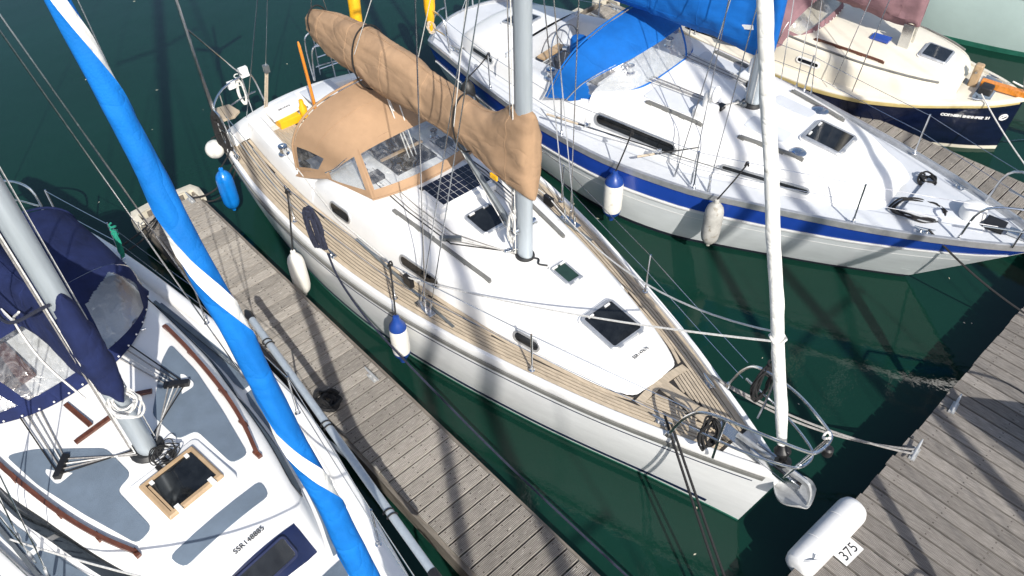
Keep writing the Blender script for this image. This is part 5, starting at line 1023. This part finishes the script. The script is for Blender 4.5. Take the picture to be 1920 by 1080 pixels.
plain_yacht(7.27, -.45, 'white yacht with tan sail cover across the walkway, its bow over the planks', 'tan_canvas', zb=1.7, rk=1.7, dyaw=.3)
# ------------------------------------------------------------------ fenders, ropes and other loose things
def fender(name, loc, L, r, m, label, hang=None, cap=None, lean=(0, 0), group='fenders hung from the boats', round_=False, eye=True):
    e = empty(name, loc); tag(e, label, 'fender', group); ax = (lean[0], lean[1], 1)
    if round_: prof = [(max(.002, r * math.sin(math.pi * i / 12)), L * (.5 - .5 * math.cos(math.pi * i / 12))) for i in range(13)]
    else: prof = [(.012, -.05), (.03, -.04), (.035, 0), (r * .55, .03), (r * .85, .085), (r * .97, .15), (r, .22), (r * 1.01, L * .5), (r, L - .22), (r * .97, L - .15), (r * .85, L - .085), (r * .55, L - .03), (.04, L), (.035, L + .05), (.02, L + .06)]
    MB().lathe(prof, (0, 0, 0), ax, 20).build('body', m, e)
    if cap:
        for a, b, s_ in ((L - .13, L + .015, 1), (.13, -.015, -1)):
            MB().lathe([(r * .955, a), (r * .88, a + s_ * .05), (r * .60, a + s_ * .105), (.05, b + s_ * .012), (.04, b + s_ * .06), (.015, b + s_ * .07)][::s_], (0, 0, 0), ax, 20).build('end_cap', cap, e)
    top = np.array([lean[0] * L, lean[1] * L, L + .05])
    if hang:
        h = np.array(hang) - np.array(loc); MB().tube([top, top * .4 + h * .6 + np.array([0, 0, -.02]), h], .011, 6).build('lanyard', 'rope_black', e)
        MB().tube([h + np.array([.03 * math.cos(t), .02 * math.sin(t), .03 * math.sin(2 * t)]) for t in lin(0, 9, 18)], .012, 5).build('knot', 'rope_black', e)
    return e
W = FM.world; WB = FB.world
fender('fender', W((-1.93, 6.74, .16)), .78, .122, 'fender_white', 'plain white fender with faded blue ends hanging beside the finger pontoon', W((-1.66, 7.05, 1.72)), None)
fender('fender', W((-1.68, 4.54, .46)), .70, .118, 'fender_white', 'white fender with bright blue top and black line against the tan covered yacht', W((-1.47, 4.85, 1.78)), 'cap_navy')
fender('fender', W((-1.84, 9.08, .28)), .74, .135, 'fender_blue', 'bright blue fender at the stern of the tan covered yacht', W((-1.55, 9.25, 1.2)), None)
fender('ball_fender', W((-1.70, 9.52, .98)), .30, .15, 'fender_white', 'round white ball fender above the blue fender', W((-1.5, 9.3, 1.55)), None, round_=True)
fender('fender', WB((-2.04, 5.38, .34)), .78, .15, 'fender_white', 'white fender with blue ends hanging on the blue striped hull', WB((-1.90, 5.25, 1.86)), 'cap_navy')
fender('fender', WB((-1.80, 3.80, .52)), .76, .135, 'fender_grey', 'dirty grey weathered fender on the blue striped hull', WB((-1.52, 3.6, 1.88)), None)
fender('fender', WB((-1.70, 8.76, .55)), .72, .13, 'black_rubber', 'black fender near the stern of the blue striped yacht', WB((-1.53, 8.4, 1.82)), None)
fender('fender', tuple(on_z(1568, 182, .42)), .42, .10, 'fender_white', 'small white fender hanging on the navy hull', tuple(on_z(1568, 182, .42) + np.array([.03, .03, .9])), None)
# white roll fender on the edge of the walkway, number plate
dfp = on_z(1550, 1006, .50)
df = empty('dock_fender', (dfp[0], dfp[1], .50)); tag(df, 'long white plastic roll fender fixed to the walkway edge', 'fender')
MB().lathe([(.04, -.55), (.10, -.55), (.145, -.52), (.165, -.46), (.17, -.2), (.164, -.195), (.164, -.185), (.17, -.18), (.17, .2), (.164, .205), (.164, .215), (.17, .22), (.17, .42), (.165, .47), (.145, .52), (.10, .55), (.04, .55)], (0, 0, 0), (1, -.04, 0), 26).build('body', 'white_plastic', df)
MB().tube(spl([(-.50, .0, .12), (-.46, -.08, .17), (-.36, -.12, .13), (-.40, -.05, .17)], 4), .028, 7).build('fixing_lug', 'white_plastic', df)
pc = on_z(1591, 1034, .515); pl_ = MB().prism([(x, y) for x, y in rrect(.30, .17, .006)], .0, .006).build('number_plate', 'plate_white'); pl_.location = (pc[0], pc[1], .5055); pl_.rotation_euler = (0, 0, math.radians(-4)); tag(pl_, 'white number plate reading 375 on the walkway', 'number plate')
textmesh('number', '375', .155, 'ink', pl_, (0, -.004, .008), (1, 0, 0), (0, 1, 0), ext=.0005, sx=1.0)
def rope(name, pts, r, m, label, group=None, k=5, n=6): o = MB().tube(spl(pts, k) if k else pts, r, n).build(name, m); return tag(o, label, 'rope', group)
def hank(name, c, ex, ey, a, b, r, m, label, loops=7, seed=1, jit=.035, cat='rope', wrap=True):
    c = np.array(c, float); mb = MB(); coil(mb, (0, 0, 0), ex, ey, a, b, 5, r, jit, loops, seed); exn = np.array(ex, float)
    if wrap: mb.tube([np.array(ex) * a * .5 * math.cos(t) + np.array(ey) * (b * .55 + .01 * t) + np.cross(ex, ey) * .04 * math.sin(t) for t in lin(0, 19, 40)], r, 5)
    o = mb.build(name, m); o.location = tuple(c); return tag(o, label, cat)
hx = lambda F_, p: tuple(F_.ex * p[0] + F_.ey * p[1] + np.array([0, 0, p[2]]))
hank('coiled_rope', W((-1.66, 6.42, 1.42)), hx(FM, (.8, -.6, 0)), hx(FM, (-.05, .1, 1)), .055, .36, .015, 'rope_navy', 'dark navy hank of rope hung on the guard wire above the teak deck', 14, 4, .04)
hank('coiled_rope', W((.42, .70, 1.80)), hx(FM, (.8, -.6, 0)), hx(FM, (.2, 0, 1)), .075, .22, .012, 'rope_black', 'black rope hank hung on the bow rail behind the white furled sail', 8, 5, .03)
hank('coiled_rope', W((-.36, .72, 1.62)), hx(FM, (.8, -.6, 0)), hx(FM, (.3, .2, 1)), .08, .16, .012, 'rope_black', 'black rope looped over the bow rail beside the two bow lines', 7, 8, .05, wrap=False)
hank('coiled_rope', W((-1.56, 9.42, 1.44)), hx(FM, (.8, -.6, 0)), hx(FM, (0, .1, 1)), .06, .32, .018, 'rope_black', 'black rope hank hung from the stern rail beside the teak corner seat', 8, 12, .03)
hank('coiled_rope', W((-.86, 10.0, 1.60)), hx(FM, (1, 0, 0)), hx(FM, (0, .1, 1)), .06, .20, .009, 'rope_white', 'thin white line coiled on the stern rail', 6, 14, .015)
hank('coiled_rope', (2.36, 6.10, .57), (1, 0, .1), (0, 1, 0), .10, .12, .020, 'rope_black', 'tangled black rope lying on the finger pontoon', 8, 33, .06, wrap=False)
hank('coiled_rope', WB((-.28, 1.62, 1.36)), hx(FB, (.5, -.85, 0)), hx(FB, (.85, .5, 0)), .36, .20, .014, 'rope_black', 'loose black rope flaked on the foredeck of the blue striped yacht', 4, 17, .07, wrap=False)
hank('coiled_rope', WB((.46, 1.75, 1.38)), hx(FB, (.8, .5, 0)), hx(FB, (-.5, .8, 0)), .12, .11, .014, 'rope_black', 'small heap of black rope by the toe rail of the blue striped yacht', 5, 19, .05, wrap=False)
hank('coiled_rope', FL.world((1.58, 8.05, 1.52)), hx(FL, (.2, .9, 0)), hx(FL, (.1, 0, 1)), .06, .20, .011, 'rope_green', 'green rope tied on the guard wire above the dark hull', 6, 23, .03)
def mooring(name, p, q, r, m, label, s_=.1): p, q = np.array(p, float), np.array(q, float); return tag(MB().tube(sag(p, q, s_, 18), r, 6).build(name, m), label, 'rope', 'mooring ropes')
tag(MB().tube(spl([W((-1.68, 6.15, 1.19)), W((-1.80, 5.7, 1.12)), W((-1.87, 5.1, 1.03)), W((-1.88, 4.5, .95)), W((-1.84, 3.6, .80)), W((-1.74, 2.2, .55)), (3.42, 1.1, .34)], 6), .014, 6).build('mooring_rope', 'rope_navy'), 'dark navy spring line running from the teak decked yacht along the finger pontoon', 'rope', 'mooring ropes')
mooring('mooring_rope', W((-.40, 1.28, 1.38)), (3.55, .78, .57), .015, 'rope_black', 'black bow line from the teak foredeck down to the walkway', .03)
mooring('mooring_rope', W((-.42, 1.16, 1.36)), (3.66, .80, .57), .015, 'rope_black', 'second black bow line running beside the first to the same walkway cleat', .03)
mooring('mooring_rope', W((.42, 1.30, 1.36)), (6.80, .80, .58), .014, 'rope_grey', 'grey bow line to the walkway cleat, upper of the pair', .16)
mooring('mooring_rope', W((.44, 1.22, 1.34)), (6.90, .78, .58), .014, 'rope_grey', 'grey bow line to the walkway cleat, lower of the pair', .26)
mooring('mooring_rope', W((-1.53, 9.05, 1.19)), (3.0, 10.98, .57), .016, 'rope_black', 'black stern line from the teak decked yacht to the end of the finger pontoon', .22)
mooring('mooring_rope', W((-1.53, 9.0, 1.19)), (3.0, 11.06, .57), .014, 'rope_black', 'slack black stern line looping to the finger pontoon cleat', .42)
mooring('mooring_rope', FL.world((1.5, 8.4, 1.18)), (2.40, 10.92, .57), .013, 'rope_black', 'black stern line from the dark hulled yacht to the finger pontoon', .05)
mooring('mooring_rope', FL.world((1.5, 8.3, 1.18)), (2.40, 10.86, .57), .013, 'rope_black', 'doubled black stern line beside the green rope', .12)
mooring('mooring_rope', FD.world((-.42, .6, 1.1)), (12.6, 1.6, .56), .012, 'rope_white', 'white bow line from the navy boat to the pontoon', .08)
mooring('mooring_rope', FD.world((.3, .3, 1.1)), (15.6, .8, .55), .014, 'rope_white', 'white rope hanging from the bow of the navy boat', .10)
mooring('mooring_rope', FB.world((-.62, 1.3, 1.40)), (9.9, .80, .57), .014, 'rope_black', 'black bow line from the blue striped yacht to the walkway', .08)
# spinnaker pole lashed outside the guard wires
spz = empty('spinnaker_pole', FL.world((.90, 1.59, 1.60))); tag(spz, 'long pale aluminium pole lashed outside the guard wires of the dark hulled yacht', 'pole')
pa = np.array(FL.world((.90, 1.59, 1.62))); pb = np.array(FL.world((1.82, 5.50, 1.60))); o0 = np.array(FL.world((.90, 1.59, 1.60)))
MB().tube([pa - o0, pb - o0], .042, 12).build('tube', 'aluminium', spz)
for p, d in ((pa, pb - pa), (pb, pa - pb)): d = d / np.linalg.norm(d); MB().tube([p - o0 - d * .14, p - o0 - d * .06, p - o0 + d * .05], [.018, .05, .048], 10).build('end_fitting', 'black_plastic', spz)
for t in (.18, .5, .86): p = pa + (pb - pa) * t - o0; MB().tube([p + np.array([.05 * math.cos(a), .01 * a, .05 * math.sin(a)]) for a in lin(0, 12, 26)], .009, 5).build('lashing', 'rope_black', spz)
# plough anchor on the bow roller
an = empty('anchor', W((0, -.2, 1.38))); an.rotation_euler = (0, 0, FM.yaw); tag(an, 'galvanised plough anchor stowed on the bow roller above the walkway', 'anchor')
an_loc = lambda p: (p[0], p[1] + .2, p[2] - 1.38)
sh = spl([(0, .62, 1.365), (0, .1, 1.405), (0, -.20, 1.43), (0, -.27, 1.38), (0, -.31, 1.27), (0, -.32, 1.14)], 4); R = []
for p in sh:
    q = an_loc(p); R.append([(q[0] + a, q[1] + b, q[2] + c) for a, b, c in ((-.016, 0, -.03), (-.016, -.01, .03), (.016, -.01, .03), (.016, 0, -.03))])
MB().rings(R).build('shank', 'galvanised', an, 40)
G = []
for v in lin(0, 1, 13):                        # concave fluke: pointed tip under the stem, broad heel
    w_ = .012 + .205 * math.sin(math.pi * (.03 + .76 * v))**.95; y = .07 - .42 * v; z = 1.05 + .11 * v; G.append([(w_ * q, y + .05 * abs(q)**2 * v, z + .12 * abs(q)**1.6 - .02) for q in lin(-1, 1, 13)])
mb = MB(); top_ = [[an_loc(p) for p in r] for r in G]; bot = [[(p[0], p[1], p[2] - .022) for p in r] for r in top_]; mb.grid([r[::-1] for r in top_]); mb.grid(bot)
edge = lambda M_: M_[0] + [r[-1] for r in M_[1:]] + M_[-1][-2::-1] + [r[0] for r in M_[-2:0:-1]]
mb.grid([edge(top_), edge(bot)], cv=True); mb.build('fluke', 'galvanised', an, 40)
# yellow danbuoys on the stern rails, bags in the locker
for F_, p, lab in ((FM, (1.42, 10.02, 1.48), 'yellow inflatable danbuoy on the stern rail beside the tan sail cover'), (FB, (-1.08, 10.25, 1.45), 'yellow rescue float on the stern rail of the blue striped yacht')):
    e = empty('danbuoy', F_.world(p)); tag(e, lab, 'buoy', 'yellow buoys on the stern rails')
    MB().lathe([(.035, 0), (.045, .08), (.075, .22), (.10, .45), (.105, .95), (.08, 1.1), (.03, 1.15)], (0, 0, 0), (.05, .02, 1), 16).build('body', 'yellow', e); mb = MB(); coil(mb, (-.02, -.06, .10), (1, 0, 0), (0, .2, 1), .07, .10, 5, .010, .03, 5, 7); mb.build('line', 'rope_beige', e)
e = MB(); e.prism([(-.66, 9.22), (-.28, 9.22), (-.28, 9.42), (-.66, 9.42)], 1.17, 1.30, .03); o = e.build('storage_bag', 'yellow'); o.location = (FM.bow[0], FM.bow[1], 0); o.rotation_euler = (0, 0, FM.yaw); tag(o, 'flat yellow bag stowed below the lettered locker lid', 'bag')
e = MB(); e.lathe([(.03, 0), (.06, .03), (.065, .2), (.04, .25), (.035, .33)], (-.20, 9.26, 1.17), (0, .1, 1), 14); o = e.build('rescue_line_float', 'yellow'); o.location = (FM.bow[0], FM.bow[1], 0); o.rotation_euler = (0, 0, FM.yaw); tag(o, 'small yellow float standing beside the tiller', 'float')
# fishing rods along the side deck
for a, b, lab in (((-1.74, 6.86, 1.40), (-1.24, 3.93, 1.42), 'long black fishing rod with a reel along the deck of the blue striped yacht'), ((-1.68, 5.20, 1.36), (-.90, 4.15, 1.66), 'short fishing rod leaning on the cabin of the blue striped yacht')):
    e = empty('fishing_rod', WB(a)); tag(e, lab, 'fishing rod', 'fishing rods on deck'); q = np.array(WB(b)) - np.array(WB(a)); MB().tube([(0, 0, 0), q * .3, q], [.014, .012, .004], 6).build('blank', 'black_plastic', e); MB().tube([q * -.03, q * .16], .019, 7).build('grip', 'rope_beige', e)
    p = q * .22; MB().lathe([(.045, -.03), (.03, -.015), (.03, .015), (.045, .03)], p + np.array([-.02, 0, .05]), (q[0], q[1], .2), 12).build('reel', 'steel', e)
# leaves and scraps afloat
g = random.Random(5); mb = MB()
for i in range(90):
    x, y = g.uniform(1.5, 16), g.uniform(1.2, 20); a = g.uniform(0, 6.3); l = g.uniform(.012, .035); wv = l * g.uniform(.3, .6); ca, sa = math.cos(a), math.sin(a)
    mb.add([(x + ca * l, y + sa * l, .004), (x - sa * wv, y + ca * wv, .006), (x - ca * l, y - sa * l, .004), (x + sa * wv, y - ca * wv, .005)], [(0, 1, 2, 3)])
tag(mb.build('floating_leaves', 'leaf_debris', None, 0), 'pale leaves and scraps floating on the dark water', 'leaves', kind='stuff')
# ------------------------------------------------------------------ one pass: units to metres
for me in bpy.data.meshes: me.transform(Matrix.Scale(S, 4))
for o in scene.objects:
    if o.type in ('MESH', 'EMPTY'): o.location = o.location * S
